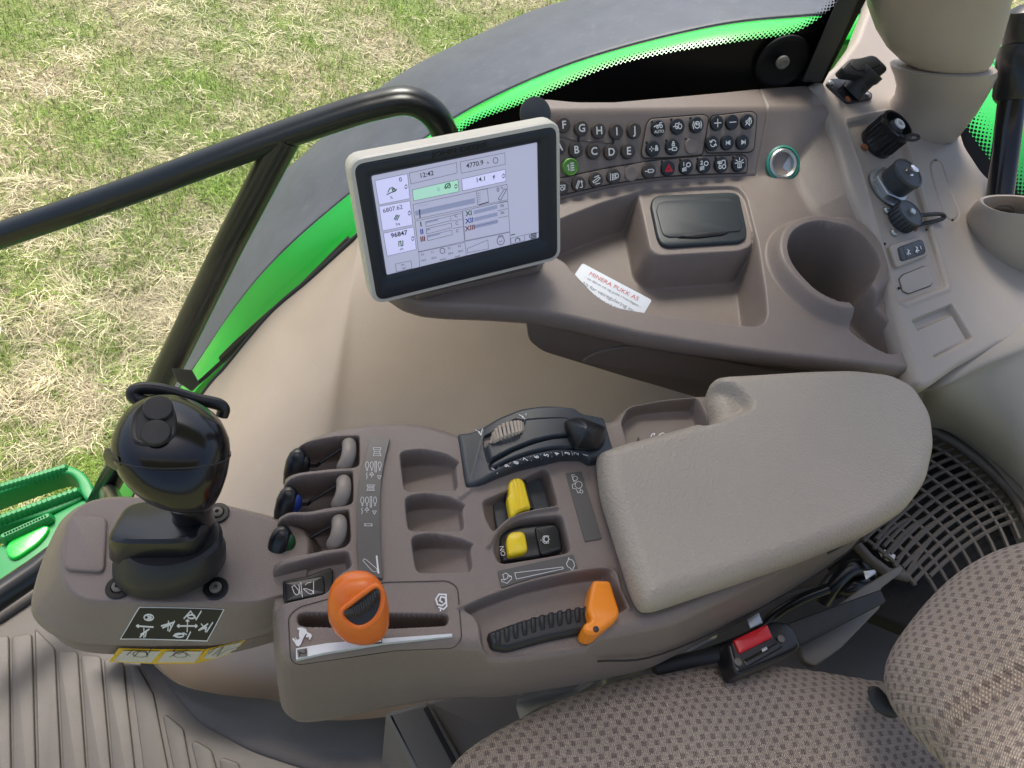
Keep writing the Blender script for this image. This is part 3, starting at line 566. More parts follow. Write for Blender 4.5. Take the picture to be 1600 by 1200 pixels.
pl = [('c', po(*ellipse((558, 636), 18, 11, 12))), po((553, 630), (562, 636), (553, 642)), po((563, 630), (568, 636), (561, 642)), po((512, 668), (575, 672)), po((520, 664), (512, 668), (520, 673)), po((528, 700), (560, 680)), po((525, 710), (550, 685), (545, 708)), po((540, 676), (540, 712)),
      po((605, 668), (650, 655)), po((610, 675), (640, 662), (640, 680)), po((632, 650), (630, 685)), po((655, 650), (635, 688)), po((665, 668), (740, 668)), po((672, 663), (665, 668), (672, 673)), po((733, 663), (740, 668), (733, 673)), po((704, 645), (702, 690)), po((698, 650), (704, 645), (709, 650)),
      po((690, 640), (715, 612), (735, 640)), po((700, 630), (720, 625), (730, 632)), ('c', po(*ellipse((718, 633), 14, 7, 10))), po((755, 612), (735, 645)), po((650, 705), (690, 695), (700, 700)), ('c', po(*ellipse((672, 703), 18, 7, 10))), po((715, 690), (700, 720)), po((750, 680), (780, 660)), po((755, 660), (770, 680)), po((798, 655), (775, 690)), po((745, 684), (775, 672), (770, 690))]
ps = []
for l in pl:
    cl = l[0] == 'c' and isinstance(l, tuple); p = l[1] if cl else l; q = POF.uvs(p, .001); ps.append(ribbon(POF, q, .0007, .0013, cl))
flat('symbol', join(ps), INK, sp_)
# warning sticker on the side wall of the pod
def wallpt(x, y, z, out=.0012):                     # point of the pod's side wall seen at this pixel and height
    return Pz(*Z1('a', x, y), z)
def wallquads(pts, zt, zb, lift):
    out = []
    for (xa, ya, xb, yb), (xc, yc, xd, yd) in zip(pts[:-1], pts[1:]):
        A_, B_, C_, D_ = wallpt(xa, ya, zt), wallpt(xc, yc, zt), wallpt(xd, yd, zb), wallpt(xb, yb, zb); n = unit(np.cross(D_-A_, B_-A_)); n = n if n@(CAM-A_) > 0 else -n
        out.append(([A_+n*lift, B_+n*lift, C_+n*lift, D_+n*lift], [(0, 3, 2, 1)]))
    return join(out)
STK = [(345, 847, 316, 886), (470, 850, 440, 892), (592, 850, 562, 892), (650, 836, 620, 878), (709, 821, 674, 860)]
ystk = flat('warning_sticker', wallquads(STK, -.0535, -.084, .0020), YSTK, pod, 'yellow bordered warning sticker with three white pictogram boxes')
for bx in (([(357, 852, 330, 882), (466, 854, 438, 887)]), ([(480, 854, 454, 887), (586, 854, 561, 887)]), ([(604, 850, 578, 883), (650, 837, 624, 873), (698, 826, 672, 857)])):
    flat('pictogram_box', wallquads(bx, -.0555, -.082, .0026), WHT, ystk)
SF = plane(wallpt(345, 847, -.0535), wallpt(592, 850, -.0535), wallpt(440, 890, -.084))
if SF.N@(CAM-SF.o) < 0: SF.N = -SF.N; SF.V = -SF.V
stl = [Z('a', (365, 875), (385, 858), (420, 862), (425, 880)), Z('a', (385, 880), (400, 865), (430, 868), (435, 855)), Z('a', (425, 852), (445, 853)), Z('a', (440, 850), (432, 862)), ('c', Z('a', *ellipse((405, 872), 22, 9, 10))), Z('a', (490, 880), (520, 862), (550, 878)), Z('a', (500, 860), (515, 872), (540, 858)), ('c', Z('a', *ellipse((520, 874), 20, 8, 10))), Z('a', (505, 856), (500, 866)), Z('a', (548, 858), (530, 864))]
flat('pictogram', inkpx(SF, stl, 1.1, .0034), KINK, ystk)
bpl = [Z('a', (612, 876), (645, 850), (690, 838)), Z('a', (600, 872), (632, 846), (672, 836)), Z('a', (625, 878), (655, 860), (690, 850)), Z('a', (645, 850), (625, 878))]
BF2 = plane(wallpt(604, 848, -.0555), wallpt(698, 826, -.0555), wallpt(624, 873, -.082)); BF2.N = BF2.N if BF2.N@(CAM-BF2.o) > 0 else -BF2.N; BF2.V = np.cross(BF2.N, BF2.U)
flat('pictogram', inkpx(BF2, bpl, 1.1, .0036), KINK, ystk)

# ================================================================== JOYSTICK
joy = thing('joystick', Pz(*Z1('a', 488, 610), -.014), 'glossy black joystick with two round thumb buttons standing on the front pod', 'joystick')
UX, VY = np.array([1., 0, 0]), np.array([0, 1., 0])
def jr(x, y, z, hw, ratio=.85, pw=2.2, n=40): return kring('a', x, y, z, hw, ratio, n, pw)
part('base_disc', rings([jr(490, 612, -.013, 152, .80, 2), jr(490, 608, -.011, 160, .80, 2), jr(490, 584, .005, 160, .80, 2), jr(490, 577, .009, 156, .80, 2), jr(492, 570, .012, 150, .80, 2), jr(496, 545, .021, 144, .80, 2), jr(497, 534, .024, 134, .8, 2)]), BLKM, joy)
part('collar_block', rings([jr(470, 560, .008, 124, .62, 4.5), jr(468, 546, .014, 136, .62, 4.5), jr(467, 500, .034, 138, .62, 4.5), jr(467, 490, .039, 134, .62, 4.5), jr(467, 484, .0415, 122, .6, 4)]), BLK, joy)
part('neck', rings([jr(556, 490, .034, 62, .8), jr(556, 460, .050, 56, .8), jr(552, 430, .060, 66, .8)]), BLKG, joy)
HDD = np.linalg.norm(Pz(*Z1('a', 490, 300), .10)-CAM)
HV = unit(fw*.95+CU*.31-CR*.04)
def hr_(y, xl, xr, k=1., n=48, pw=2.15):             # one level of the grip: its left and right silhouette in the photograph
    a_ = CAM+unit(ray(*Z1('a', xl, y)))*HDD; b_ = CAM+unit(ray(*Z1('a', xr, y)))*HDD; c = (a_+b_)/2; u_ = unit(b_-a_); r = np.linalg.norm(b_-a_)/2*k*1.0; q_ = unit(c-CAM)
    return sring(c, u_, unit(q_*.95+CU*.31), r, r*.86, n, pw)
HD = [(456, 520, 596), (450, 486, 606), (440, 450, 615), (424, 418, 626), (400, 386, 638), (372, 360, 648), (345, 340, 656), (318, 328, 661), (300, 320, 663), (292, 318, 664), (270, 317, 664), (248, 321, 661), (226, 328, 652), (204, 338, 640), (184, 352, 622), (166, 368, 598), (152, 386, 572), (141, 406, 545), (133, 430, 520), (130, 455, 500)]
head = part('grip', rings([hr_(*h_) for h_ in HD]), BLKG, joy, sharp=80)
part('seam', tube(catmull(hr_(291, 318, 664, 1.003, 32), 2, True), .0006, 6), BLKM, head)
TPc, hn_ = hit(head, *Z1('a', 443, 205)); pn = unit(hn_*.8+unit(CAM-TPc)*.3)
TF = Frame(TPc+pn*.0012, pn, CR)
tp = lambda pts, r=.004: fillet([TF.uv(*Z1('a', *p)) for p in pts], r)
tpanel = part('thumb_panel', prism(TF, tp([(376, 252), (374, 200), (392, 160), (425, 136), (470, 132), (502, 155), (512, 200), (508, 240), (480, 266), (440, 272), (400, 268)], .008), -.012, .0006, .0015), BLK, head)
part('panel_inset', prism(TF, tp([(392, 248), (391, 203), (408, 168), (435, 148), (468, 145), (492, 165), (499, 203), (495, 235), (473, 256), (438, 260), (408, 257)], .007), -.002, .0012, .0006), BLKM, head)
for x, y in ((457, 167), (451, 236)):
    part('thumb_button', lathe(TF.px(*Z1('a', x, y), .001), pn, [(.0092, 0), (.0092, .0025), (.0084, .0036), (.006, .0040), (.0005, .0042)], 28), BLKM, head)
def hp_(x, y, dd): q = ray(*Z1('a', x, y)); return CAM+unit(q)*(HDD+dd)
part('guard_loop', tube(catmull([hp_(x, y, d) for x, y, d in ((470, 150, .03), (415, 142, .03), (386, 130, .03), (386, 112, .03), (420, 104, .03), (480, 112, .03), (560, 135, .032), (628, 150, .034), (645, 165, .036), (640, 185, .038))], 5), .0046, 12), BLK, head)
part('trigger', hull([hp_(x, y, d) for x, y, d in ((318, 275, -.005), (300, 278, .0), (295, 300, .0), (305, 325, .0), (335, 345, -.01), (340, 300, -.02), (350, 330, -.02), (330, 300, .03))], .003, 3), BLK, head)

# ================================================================== SIDE CONSOLE
A1, A2, A3 = Pz(1447, 570, .02), Pz(660, 472, .02), Pz(1190, 273, .055)
AF = plane(A1, A2, A3); b0, b1 = AF.px(875, 312), AF.px(1190, 273); t1 = Pz(1190, 168, .118); BF = plane(b0, b1, t1)
t0 = BF.px(870, 172); CF = plane(t0, t1, t1+LAT*.1+np.array([0, 0, .012]))
def pz_of(fr): n, o = fr.N, fr.o; return lambda X, Y: o[2]-((X-o[0])*n[0]+(Y-o[1])*n[1])/n[2]
hA, hB, hC = pz_of(AF), pz_of(BF), pz_of(CF)
T1, T2, T3 = Pz(1290, 150, .118), Pz(1444, 590, .0185), Pz(1560, 330, .030)
TFm = plane(T1, T2, T3); hT = pz_of(TFm); _sl = [TFm.px(*p)[:2] for p in ((1292, 165), (1330, 293), (1370, 385), (1396, 465))]
def HS(X, Y):
    h = smax(hA(X, Y), hB(X, Y), .006); X_, Y_ = np.atleast_1d(X), np.atleast_1d(Y); d = dline(X_, Y_, _sl, .4); h = smax(h, hT(X, Y)-.008-d*1.0, .006); return smin(h, hC(X, Y), .005)
SC = Frame((0, 0, 0), H=HS)
sc_out_px = [(815, 200), (816, 175), (830, 160), (850, 152), (900, 157), (960, 157), (1040, 150), (1130, 142), (1190, 136), (1262, 131), (1292, 165), (1310, 210), (1340, 290), (1375, 375), (1410, 470), (1448, 566), (1442, 574), (1420, 577), (1330, 566), (1200, 551), (1100, 537), (1000, 521), (900, 498), (830, 485), (760, 480), (700, 478), (660, 474), (628, 464), (600, 445), (590, 400), (700, 330), (800, 270)]
SC_OUT = fillet(SC.uvs(sc_out_px), .006)
SW_ = lambda pts, r=.006, h=0: fillet(SC.uvs(Z('w', *pts), h), r)
TRAY = SW_([(10, 300), (185, 200), (350, 135), (500, 92), (700, 80), (850, 76), (885, 112), (930, 290), (960, 480), (966, 565), (945, 600), (900, 603), (560, 560), (385, 530), (310, 480), (245, 410), (190, 345), (100, 330)], .012)
ASH = SW_([(480, 60), (700, 30), (900, 30), (915, 110), (918, 290), (870, 312), (560, 330), (525, 305), (490, 140)], .008)
CUP = SW_([(1017, 345), (1030, 292), (1075, 255), (1150, 240), (1235, 255), (1300, 298), (1348, 352), (1369, 405), (1362, 440), (1335, 490), (1300, 530), (1268, 557), (1200, 548), (1130, 512), (1072, 455), (1032, 400)], .02)
PHN = SW_([(1330, 485), (1350, 508), (1388, 545), (1447, 605), (1484, 680), (1477, 710), (1425, 714), (1350, 676), (1276, 624), (1274, 575), (1240, 545), (1290, 470)], .008)
USBC = SC.uv(1223, 255)
gv = lambda k, pts: SC.uvs(Z(k, *pts))
SEAMS = [catmull(gv('v', [(50, 268), (78, 332), (62, 440), (42, 546)]), 4), catmull(gv('q', [(40, 760), (250, 705), (400, 669), (600, 636), (800, 612), (1100, 597), (1425, 592)]), 4)]
def sc_h(X, Y, D):
    a = hA(X, Y); H = HS(X, Y)+edge(D, .005)
    H += .006*np.exp(-((X-USBC[0])**2+(Y-USBC[1])**2)/.00045)
    H = pocket(H, X, Y, TRAY, a-.048, .012, .002)
    H = np.maximum(H, np.where(sdpoly(X, Y, ASH) < .02, a-.004-.05*sst((sdpoly(X, Y, ASH)+.002)/.012), -9))
    dc = sdpoly(X, Y, CUP, .06); H += .016*(1-sst((dc-.006)/.014))*(sdpoly(X, Y, PHN, .06) > -1)
    H -= .010*np.clip(dc < 0, 0, 1)*0
    H = pocket(H, X, Y, CUP, -.075+0*a, .006, 0)
    Hp = pocket(H, X, Y, PHN, np.minimum(H, a-.036), .007, 0); H = np.minimum(H, Hp)
    for s_ in SEAMS: H = groove(H, X, Y, s_, .0016, .0025)
    return H
SKD = lambda dr, ox: (lambda bx, by, bh: (ox, bh-dr))
side = thing('side_console', (.2, .3, -.05), 'taupe side console with round push buttons, tray, cup holder and power socket below the window', 'side console')
link('housing', grid_mesh(FZ, SC_OUT, sc_h, .00105, [(.0008, .004), (.0005, .012), (-.003, .018), (-.012, .020)], name='housing'), TAUPE, side)
rimN = unit(np.array([A1[1]-A2[1], -(A1[0]-A2[0]), 0])); rimN = rimN if rimN[1] < 0 else -rimN
VF = Frame(A2-rimN*.0, rimN, A1-A2)
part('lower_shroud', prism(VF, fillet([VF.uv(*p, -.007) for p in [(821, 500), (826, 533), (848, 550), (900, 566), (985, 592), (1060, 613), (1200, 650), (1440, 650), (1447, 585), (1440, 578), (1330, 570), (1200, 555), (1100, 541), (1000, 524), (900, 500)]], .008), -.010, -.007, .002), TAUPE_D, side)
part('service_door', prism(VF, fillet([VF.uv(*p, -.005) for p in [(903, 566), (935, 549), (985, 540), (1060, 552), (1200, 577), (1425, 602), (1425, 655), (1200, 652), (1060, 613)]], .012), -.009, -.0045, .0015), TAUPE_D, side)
# ledge cap, button panel plates
part('sensor_cap', lathe(BF.px(836, 178, .001), BF.N, [(.018, 0), (.018, .002), (.014, .0035), (.0005, .0042)], 28), DGREY, side, 'dark round cap at the left end of the ledge')
part('ash_lid', prism(Frame(AF.o, AF.N, AF.U), fillet([AF.uv(*Z1('w', *p), -.002) for p in [(523, 150), (532, 122), (556, 112), (830, 100), (860, 112), (889, 245), (886, 276), (860, 290), (590, 308), (562, 298), (548, 268)]], .005), -.012, .0005, .003), LIDM, side, 'black hinged lid in the tray')
part('lid_face', prism(AF, fillet([AF.uv(*Z1('w', *p), .001) for p in [(546, 168), (554, 142), (578, 132), (820, 120), (848, 132), (870, 225), (866, 246), (760, 254), (640, 268), (592, 270), (570, 258)]], .004), -.001, .0018, .0012), LIDM, side)
part('lid_grip', prism(AF, fillet([AF.uv(*Z1('w', *p), .001) for p in [(625, 270), (650, 258), (740, 248), (820, 250), (800, 260), (700, 272)]], .002), -.001, .0024, .001), BLK, side)
qp = lambda pts, r=.004: fillet([BF.uv(*Z1('q', *p)) for p in pts], r)
GP1 = qp([(690, 202), (1060, 172), (1096, 192), (1050, 455), (860, 472), (640, 480), (624, 440), (662, 240)]); GP2 = qp([(1112, 182), (1390, 150), (1430, 172), (1410, 415), (1380, 436), (1085, 442), (1065, 412), (1085, 250)])
GP3 = qp([(40, 618), (400, 542), (700, 492), (1010, 463), (1335, 452), (1366, 480), (1358, 580), (1100, 588), (800, 604), (600, 626), (400, 660), (40, 740)], .003)
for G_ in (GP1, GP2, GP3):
    flat('panel_gap_shade', ribbon(BF, G_, .0012, .0016, True), SEAM_SHADE, side)  # dark outline painted as the shade gap around each button plate
    part('button_plate', prism(BF, offset(np.array(G_) if area(G_) > 0 else np.array(G_[::-1]), .0008), .0005, .0022, .0006), TAUPE, side)
def icon(fr, c, r, kind, hh):
    o = []; L = lambda *p: [np.array([c[0]+x*r, c[1]+y*r]) for x, y in p]; w_ = r*.17
    def add(p, cl=False, w=w_): o.append(ribbon(fr, p, w, hh+.00001*len(o), cl))
    el = lambda x, y, a, b, n=12: L(*ellipse((x, y), a, b, n))
    if kind == 'plus': add(L((-.7, 0), (.7, 0))); add(L((0, -.7), (0, .7)))
    elif kind == 'minus': add(L((-.7, 0), (.7, 0)))
    elif kind == 'mute': add(L((-.6, -.6), (.6, .6))); add(L((-.5, .1), (-.2, .2), (.3, .7), (.3, -.7), (-.2, -.2), (-.5, -.1)), True); add(L((.55, -.4), (.7, 0), (.55, .4)))
    elif kind == 'cycle': add(L(*[(.6*math.cos(t), .6*math.sin(t)) for t in np.linspace(.3, 2.7, 7)])); add(L(*[(.6*math.cos(t), .6*math.sin(t)) for t in np.linspace(3.5, 5.9, 7)])); add(L((-.75, .5), (-.55, .1), (-.2, .35))); add(L((.75, -.5), (.55, -.1), (.2, -.35)))
    elif kind in ('prev', 'next'):
        s = 1 if kind == 'next' else -1; add(L((-.4*s, .35), (.25*s, 0), (-.4*s, -.35)), True); add(L((-.2*s, .1), (.1*s, 0), (-.2*s, -.1)), True); add(L((.4*s, .35), (.4*s, -.35)))
    elif kind == 'tri': add(L((-.7, -.5), (.7, -.5), (0, .7)), True); add(L((-.35, -.3), (.35, -.3), (0, .3)), True, w_*.8)
    elif kind == 'beacon': add(L((-.35, -.6), (.35, -.6), (.3, .3), (0, .5), (-.3, .3)), True); [add(L((.5*math.cos(t), .2+.5*math.sin(t)), (.9*math.cos(t), .2+.9*math.sin(t)))) for t in (0, .6, 1.57, 2.5, 3.14)]; add(L((0, -.5), (0, .2)))
    elif kind in ('lamp1', 'lamp2'): add(el(.35, .3, .4, .35), True); [add(L((-.1, -.1-.25*i), (-.9, -.3-.22*i))) for i in range(3)]; add(L((-.6, .2), (-.6, .8)) if kind == 'lamp1' else L((-.75, .7), (-.5, .8), (-.45, .5), (-.75, .2), (-.4, .2)))
    elif kind == 'tractor': add(el(-.4, -.4, .25, .25), True); add(el(.4, -.35, .35, .35), True); add(L((-.6, -.1), (-.6, .2), (-.1, .2), (0, .7), (.6, .7), (.65, .1))); [add(L((-.9, .3+.2*i), (-.3, .4+.2*i))) for i in range(2)]
    elif kind == 'auto': add(el(.4, .3, .25, .25), True); add(el(-.3, .2, .18, .18), True); add(L((-.9, .35), (-.5, .5), (.1, .55), (.2, .9), (.6, .9))); add(L((-1., .3), (-.75, .3)))
    elif kind == 'pto': add(el(.35, 0, .35, .4), True); add(el(-.3, -.15, .2, .2), True); add(L((-1, 0), (-.6, .1), (-.5, .5), (.1, .5), (.2, .7)))
    elif kind == 'brake': add(el(0, 0, .55, .55, 16), True); add(L((-.7, .6), (-.9, 0), (-.7, -.6))); add(L((.7, .6), (.9, 0), (.7, -.6))); add(L((.3, -.2), (.3, .15), (-.25, .15))); add(L((-.05, .35), (-.3, .15), (-.05, -.05)))
    elif kind == 'lock4': add(L((.3, -.3), (.8, -.3), (.8, .1), (.3, .1)), True); add(L((.4, .1), (.45, .5), (.65, .5), (.7, .1))); [add(L((-.45+dx, dy), (-.45+dx*2, dy*2))) for dx, dy in ((.2, 0), (-.2, 0), (0, .2), (0, -.2))]; add(L((.55, -.2), (.55, 0)))
    elif kind == 'lockc': add(L((-.2, .2), (.25, .2), (.25, .55), (-.2, .55)), True); add(L((-.1, .55), (-.05, .9), (.15, .9), (.2, .55))); add(L((-.9, -.35), (-.1, -.35))); add(L((-.2, -.6), (.6, -.6), (.75, -.35), (.6, -.1), (-.2, -.1)), True)
    elif kind == 'cyl': add(L((-.9, 0), (-.2, 0))); add(L((-.3, -.25), (.6, -.25), (.85, 0), (.6, .25), (-.3, .25)), True)
    elif kind == 'hitch': add(L((-.7, -.5), (-.5, -.75), (0, .3), (.0, .55), (-.15, .6)), True); add(L((.1, -.6), (.55, -.6), (.45, .5))); add(L((.3, .3), (.45, .6), (.6, .3)))
    elif kind == 'swing': add(L((-.8, -.2), (-.2, .1), (.4, .5), (.7, .3), (.1, -.2), (-.6, -.45)), True); add(L((-.4, .5), (.2, .7), (.5, .75))); add(L((-.3, -.7), (.6, -.6)))
    elif kind == 'load': [add(L((-.4, -.5+.3*i), (.3, -.4+.3*i))) for i in range(4)]; add(L((-.4, -.6), (-.4, .5))); add(el(.5, .1, .3, .4), True); add(L((-.8, -.6), (-.8, .6)))
    elif kind == 'hook': add(L((-.7, -.4), (-.7, .5), (.6, .5), (.5, -.3))); add(el(.0, -.1, .3, .3), True)
    elif kind == 'list': [add(L((0, -.6+.4*i), (.6, -.55+.4*i)), w=w_*1.4) for i in range(4)]; add(L((-.5, -.5), (-.3, -.5))); add(L((-.45, -.5), (-.45, .4), (-.65, .2)))
    return join(o)
upB = BF.V if BF.V[2] > 0 else -BF.V
angB = math.atan2(*(lambda a, b: (b-a)[::-1])(BF.uv(1000, 230), BF.uv(1050, 226)))
BT = [(93, 247, 'F', 0), (218, 270, 'G', 0), (338, 287, 'H', 0), (460, 293, 'I', 0), (585, 285, 'J', 0), (62, 400, 'A', 0), (180, 420, 'B', 0), (303, 430, 'C', 0), (423, 435, 'D', 0), (543, 428, 'E', 0), (140, 537, '*list', 3),
      (80, 684, '*hook', 0), (200, 656, '*hitch', 0), (320, 628, '*swing', 0), (443, 604, '*load', 0), (570, 582, '', 2), (688, 565, '*cyl', 0), (820, 547, '*tri', 4), (945, 535, '*lamp1', 1), (1068, 526, '*lamp2', 1), (1190, 521, '*tractor', 1), (1311, 517, '*beacon', 1),
      (753, 268, '*auto', 1), (886, 256, '*pto', 1), (1018, 245, '*brake', 1), (716, 411, '*lock4', 1), (851, 398, '*lockc', 1), (990, 391, '', 2), (1160, 232, '*plus', 1), (1265, 226, '*minus', 1), (1372, 222, '*mute', 1), (1128, 373, '*cycle', 1), (1232, 369, '*prev', 1), (1338, 365, '*next', 1)]
bmesh0 = None; NM = {'plus': 'plus', 'minus': 'minus', 'mute': 'mute', 'cycle': 'cycle arrows', 'prev': 'previous arrow', 'next': 'next arrow', 'tri': 'red hazard triangle', 'beacon': 'beacon', 'lamp1': 'lamp 1', 'lamp2': 'lamp 2', 'tractor': 'tractor lights', 'auto': 'AUTO tractor', 'pto': 'rear shaft', 'brake': 'brake', 'lock4': 'arrows and lock', 'lockc': 'cylinder and lock', 'cyl': 'cylinder', 'hitch': 'hitch', 'swing': 'arm', 'load': 'load', 'hook': 'hook', 'list': 'green numbered list'}
for x, y, s_, kd in BT:
    onplate = kd in (1, 2, 4) or y > 560 or s_ in ('*cyl',); h0 = .0018 if onplate else .0002
    px_, py_ = Z1('q', x, y); c = BF.uv(px_, py_, h0+.004); r = 11.3/1155*np.linalg.norm(BF.w(*c)-CAM)*(.93 if x > 1100 and y < 430 else 1)
    mt = {0: BTNB, 1: BTNK, 2: TAUPE, 3: GRNB, 4: BTNK}[kd]
    tall = .0045 if kd != 2 else .0022
    lb = ('button lettered '+s_) if len(s_) == 1 else ('blank button' if not s_ else 'button with '+NM[s_[1:]]+' symbol')
    o = part('push_button', lathe(BF.w(*c, h0), BF.N, [(r*1.0, 0), (r*.99, tall*.7), (r*.95, tall*.93), (r*.87, tall), (r*.5, tall-.0004), (.0003, tall-.0006)], 24, BF.U, False, False), mt, side, lb)
    if kd == 3: part('ring', lathe(BF.w(*c, h0), BF.N, [(r*1.12, 0), (r*1.12, .004), (r*1.0, .0052), (r*.93, .004)], 24, BF.U, False, False), GRNB, o)
    if len(s_) == 1: flat('letter', text(BF, s_, c, r*1.35, angB, h0+tall+.0001, .02), INK, o)
    elif s_:
        ci = BF.w(*c, 0); k_ = s_[1:]; RF = Frame(ci, BF.N, BF.U*math.cos(angB)+BF.V*math.sin(angB))
        flat('symbol', icon(RF, (0, 0), r*.72, k_, h0+tall+.0001), RED if kd == 4 else INK, o)
        if k_ == 'auto': flat('lettering', text(RF, 'AUTO', (0, -r*.42), r*.5, 0, h0+tall+.0001, .02), INK, o)
for x, y in ((705, 225), (838, 208), (972, 199), (668, 368), (803, 354), (938, 343), (773, 500), (899, 488), (1021, 481), (1146, 474), (1267, 470)):
    part('indicator_lamp', lathe(BF.px(*Z1('q', x, y), .0021), BF.N, [(.0016, 0), (.0016, .0004), (.0008, .0006)], 10), BLKM, side)
for a_, b_ in (((195, 330), (195, 365)), ((440, 340), (432, 378))): part('link_bar', tube([BF.px(*Z1('q', *a_), .0008), BF.px(*Z1('q', *b_), .0008)], .0014, 8), BLKM, side)
part('moulded_bead', join([tube(catmull([BF.px(*Z1('q', *p), .0003) for p in ((60, 325), (180, 352), (300, 360), (430, 372))], 4), .0011, 8)]), TAUPE_D, side)
# power socket
us = SC.px(1223, 256, .008); e_ = .012; q_ = us[:2]; dx_ = float(HS(q_[0]+e_, q_[1])-HS(q_[0]-e_, q_[1]))/(2*e_); dy_ = float(HS(q_[0], q_[1]+e_)-HS(q_[0], q_[1]-e_))/(2*e_); un = unit(unit([-dx_, -dy_, 1])+unit(CAM-us)*.35); sk = part('power_socket', lathe(us, un, [(.0225, -.004), (.0225, .0015), (.020, .003), (.019, .001)], 36, cap1=False), TEAL, side, 'round power socket with teal ring')
part('metal_ring', lathe(us, un, [(.0188, -.002), (.0188, .0022), (.0165, .0038), (.0140, .0022), (.0130, -.001), (.0130, -.003)], 36, cap1=False), STEEL, sk)
part('bore', lathe(us, un, [(.0132, -.001), (.0125, -.016), (.0005, -.0161)], 30, cap0=False), BLKM, sk)
part('contact', lathe(us-un*.014, un, [(.004, .0), (.0035, .001), (.003, .008), (.0005, .009)], 20), BLKM, sk)

# ================================================================== BUSINESS CARD
cTL, cTR = Z1('w', 267, 366), Z1('w', 530, 506)
ptl, ptr = AF.px(*cTL, -.024), AF.px(*cTR, -.024); dn = AF.px(*Z1('w', 500, 568), -.026)-ptr; cx_ = unit(ptr-ptl); dn = dn-cx_*(dn@cx_); dn = unit(dn)
CFm = Frame(ptl, np.cross(dn, cx_) if np.cross(dn, cx_)[2] > 0 else -np.cross(dn, cx_), cx_); wdt = np.linalg.norm(ptr-ptl)
def cuv(u, v): return np.array([u*wdt, -v*wdt*.42])
card = part('business_card', prism(CFm, fillet([cuv(0, 0), cuv(1, 0), cuv(1, 1), cuv(0, 1)], .003), -.0006, 0, .0001), PAPER, None)
card['label'] = 'white business card with red and grey print lying in the tray'; card['category'] = 'business card'
for nm_, s_, u, v, sz, m_ in (('printed_text', 'MINERA PUKK AS', .5, .22, .0080, REDINK), ('printed_text', '- en del av vei og pukk i hverdagen -', .53, .42, .0048, GREYINK), ('printed_text', 'Alt for veiregulering av', .5, .66, .0070, GREYINK), ('printed_text', 'ønsket på hjemme', .6, .90, .0070, GREYINK)):
    flat(nm_, text(CFm, s_, cuv(u, v), sz, 0, .0003, .0, sx=1.0), m_, card)

# ================================================================== DISPLAY MONITOR
w_m = .190; rt = unit([.831, .546, .103]); dnv = np.array([.239, -.217, -.946]); dnv = unit(dnv-rt*(dnv@rt)); TLm = CAM+np.array([-.926, 2.727, -2.036])*w_m
MF = Frame(TLm, np.cross(rt, -dnv), rt)
mu = lambda k, pts, r=0., h=0: (fillet([MF.uv(*Z1(k, *p), h) for p in pts], r) if r else [MF.uv(*Z1(k, *p), h) for p in pts])
mon = thing('display_monitor', MF.px(720, 440, -.03), 'grey white framed touch display standing on the left of the side console', 'monitor')
BZ = fillet([MF.uv(*p) for p in [(552.6, 257.7), (869, 197), (871, 401), (589.4, 470)]], .009, 5)
SCR = [MF.uv(*p) for p in [(580.5, 275.5), (841.5, 222.5), (844, 373.5), (605, 432)]]
def ringp(fr, outer, inner, h0, h1, bev=.0012):
    o = np.array(outer); i_ = np.array(inner)
    if area(o) < 0: o = o[::-1]; i_ = i_[::-1]
    n = len(o); R_ = [(o, h0), (o, h1-bev), (offset(o, bev*.4), h1-bev*.3), (offset(o, bev), h1), (offset(i_, -bev*1.5), h1), (i_, h1-bev*1.2), (offset(i_, .0005), h0)]
    V = [fr.w(*p, h) for q, h in R_ for p in q]; Fc = []
    for k in range(len(R_)-1):
        for j in range(n): Fc.append((k*n+j, k*n+(j+1) % n, (k+1)*n+(j+1) % n, (k+1)*n+j))
    return V, Fc
SCRf = fillet(SCR, .002, 5); part('bezel', ringp(MF, BZ, [np.asarray(p) for p in SCRf], -.004, .0015, .002), BEZ, mon, sharp=50)
shl = offset(np.array(BZ) if area(BZ) > 0 else np.array(BZ[::-1]), -.0035)
V_, F_ = [], []; n = len(shl)
RR = [(shl, -.0005), (offset(shl, -.0012), -.003), (offset(shl, -.0012), -.019), (offset(shl, .003), -.026), (offset(shl, .010), -.040), (offset(shl, .03), -.046)]
for q, h in RR: V_ += [MF.w(*p, h) for p in q]
for k in range(len(RR)-1):
    for j in range(n): F_.append((k*n+j, (k+1)*n+j, (k+1)*n+(j+1) % n, k*n+(j+1) % n))
F_.append(tuple((len(RR)-1)*n+j for j in range(n))[::-1])
V_ += [MF.w(*p, 0) for p in offset(shl, .0034)]; b_ = len(RR)*n
for j in range(n): F_.append((b_+j, j, (j+1) % n, b_+(j+1) % n))
part('shell', (V_, F_), WHT, mon, sharp=25)
SCM = mat('lit screen', (.25, .24, .30), .22, emit=((.31, .33, .46), .56), var=.03)
scr = flat('screen', sheet(MF, SCR, -.0028), SCM, mon)
SH = -.0027
nn = lambda *p: Z('n', *p)
def box(*p): return ('c', nn(*p))
DK = mat('screen dark print', (.03, .03, .05), .5, var=0); MD = mat('screen mid print', (.25, .27, .40), .5, var=0, emit=((.28, .32, .5), .3)); PLB = mat('screen pale cell', (.45, .45, .62), .4, emit=((.40, .41, .62), .60), var=0); PGR = mat('screen green cell', (.25, .5, .35), .4, emit=((.27, .46, .40), .6), var=0)
SG = mat('screen green print', (.03, .2, .06), .5, var=0); SB = mat('screen blue print', (.03, .10, .6), .5, var=0); SR = mat('screen red print', (.35, .05, .05), .5, var=0)
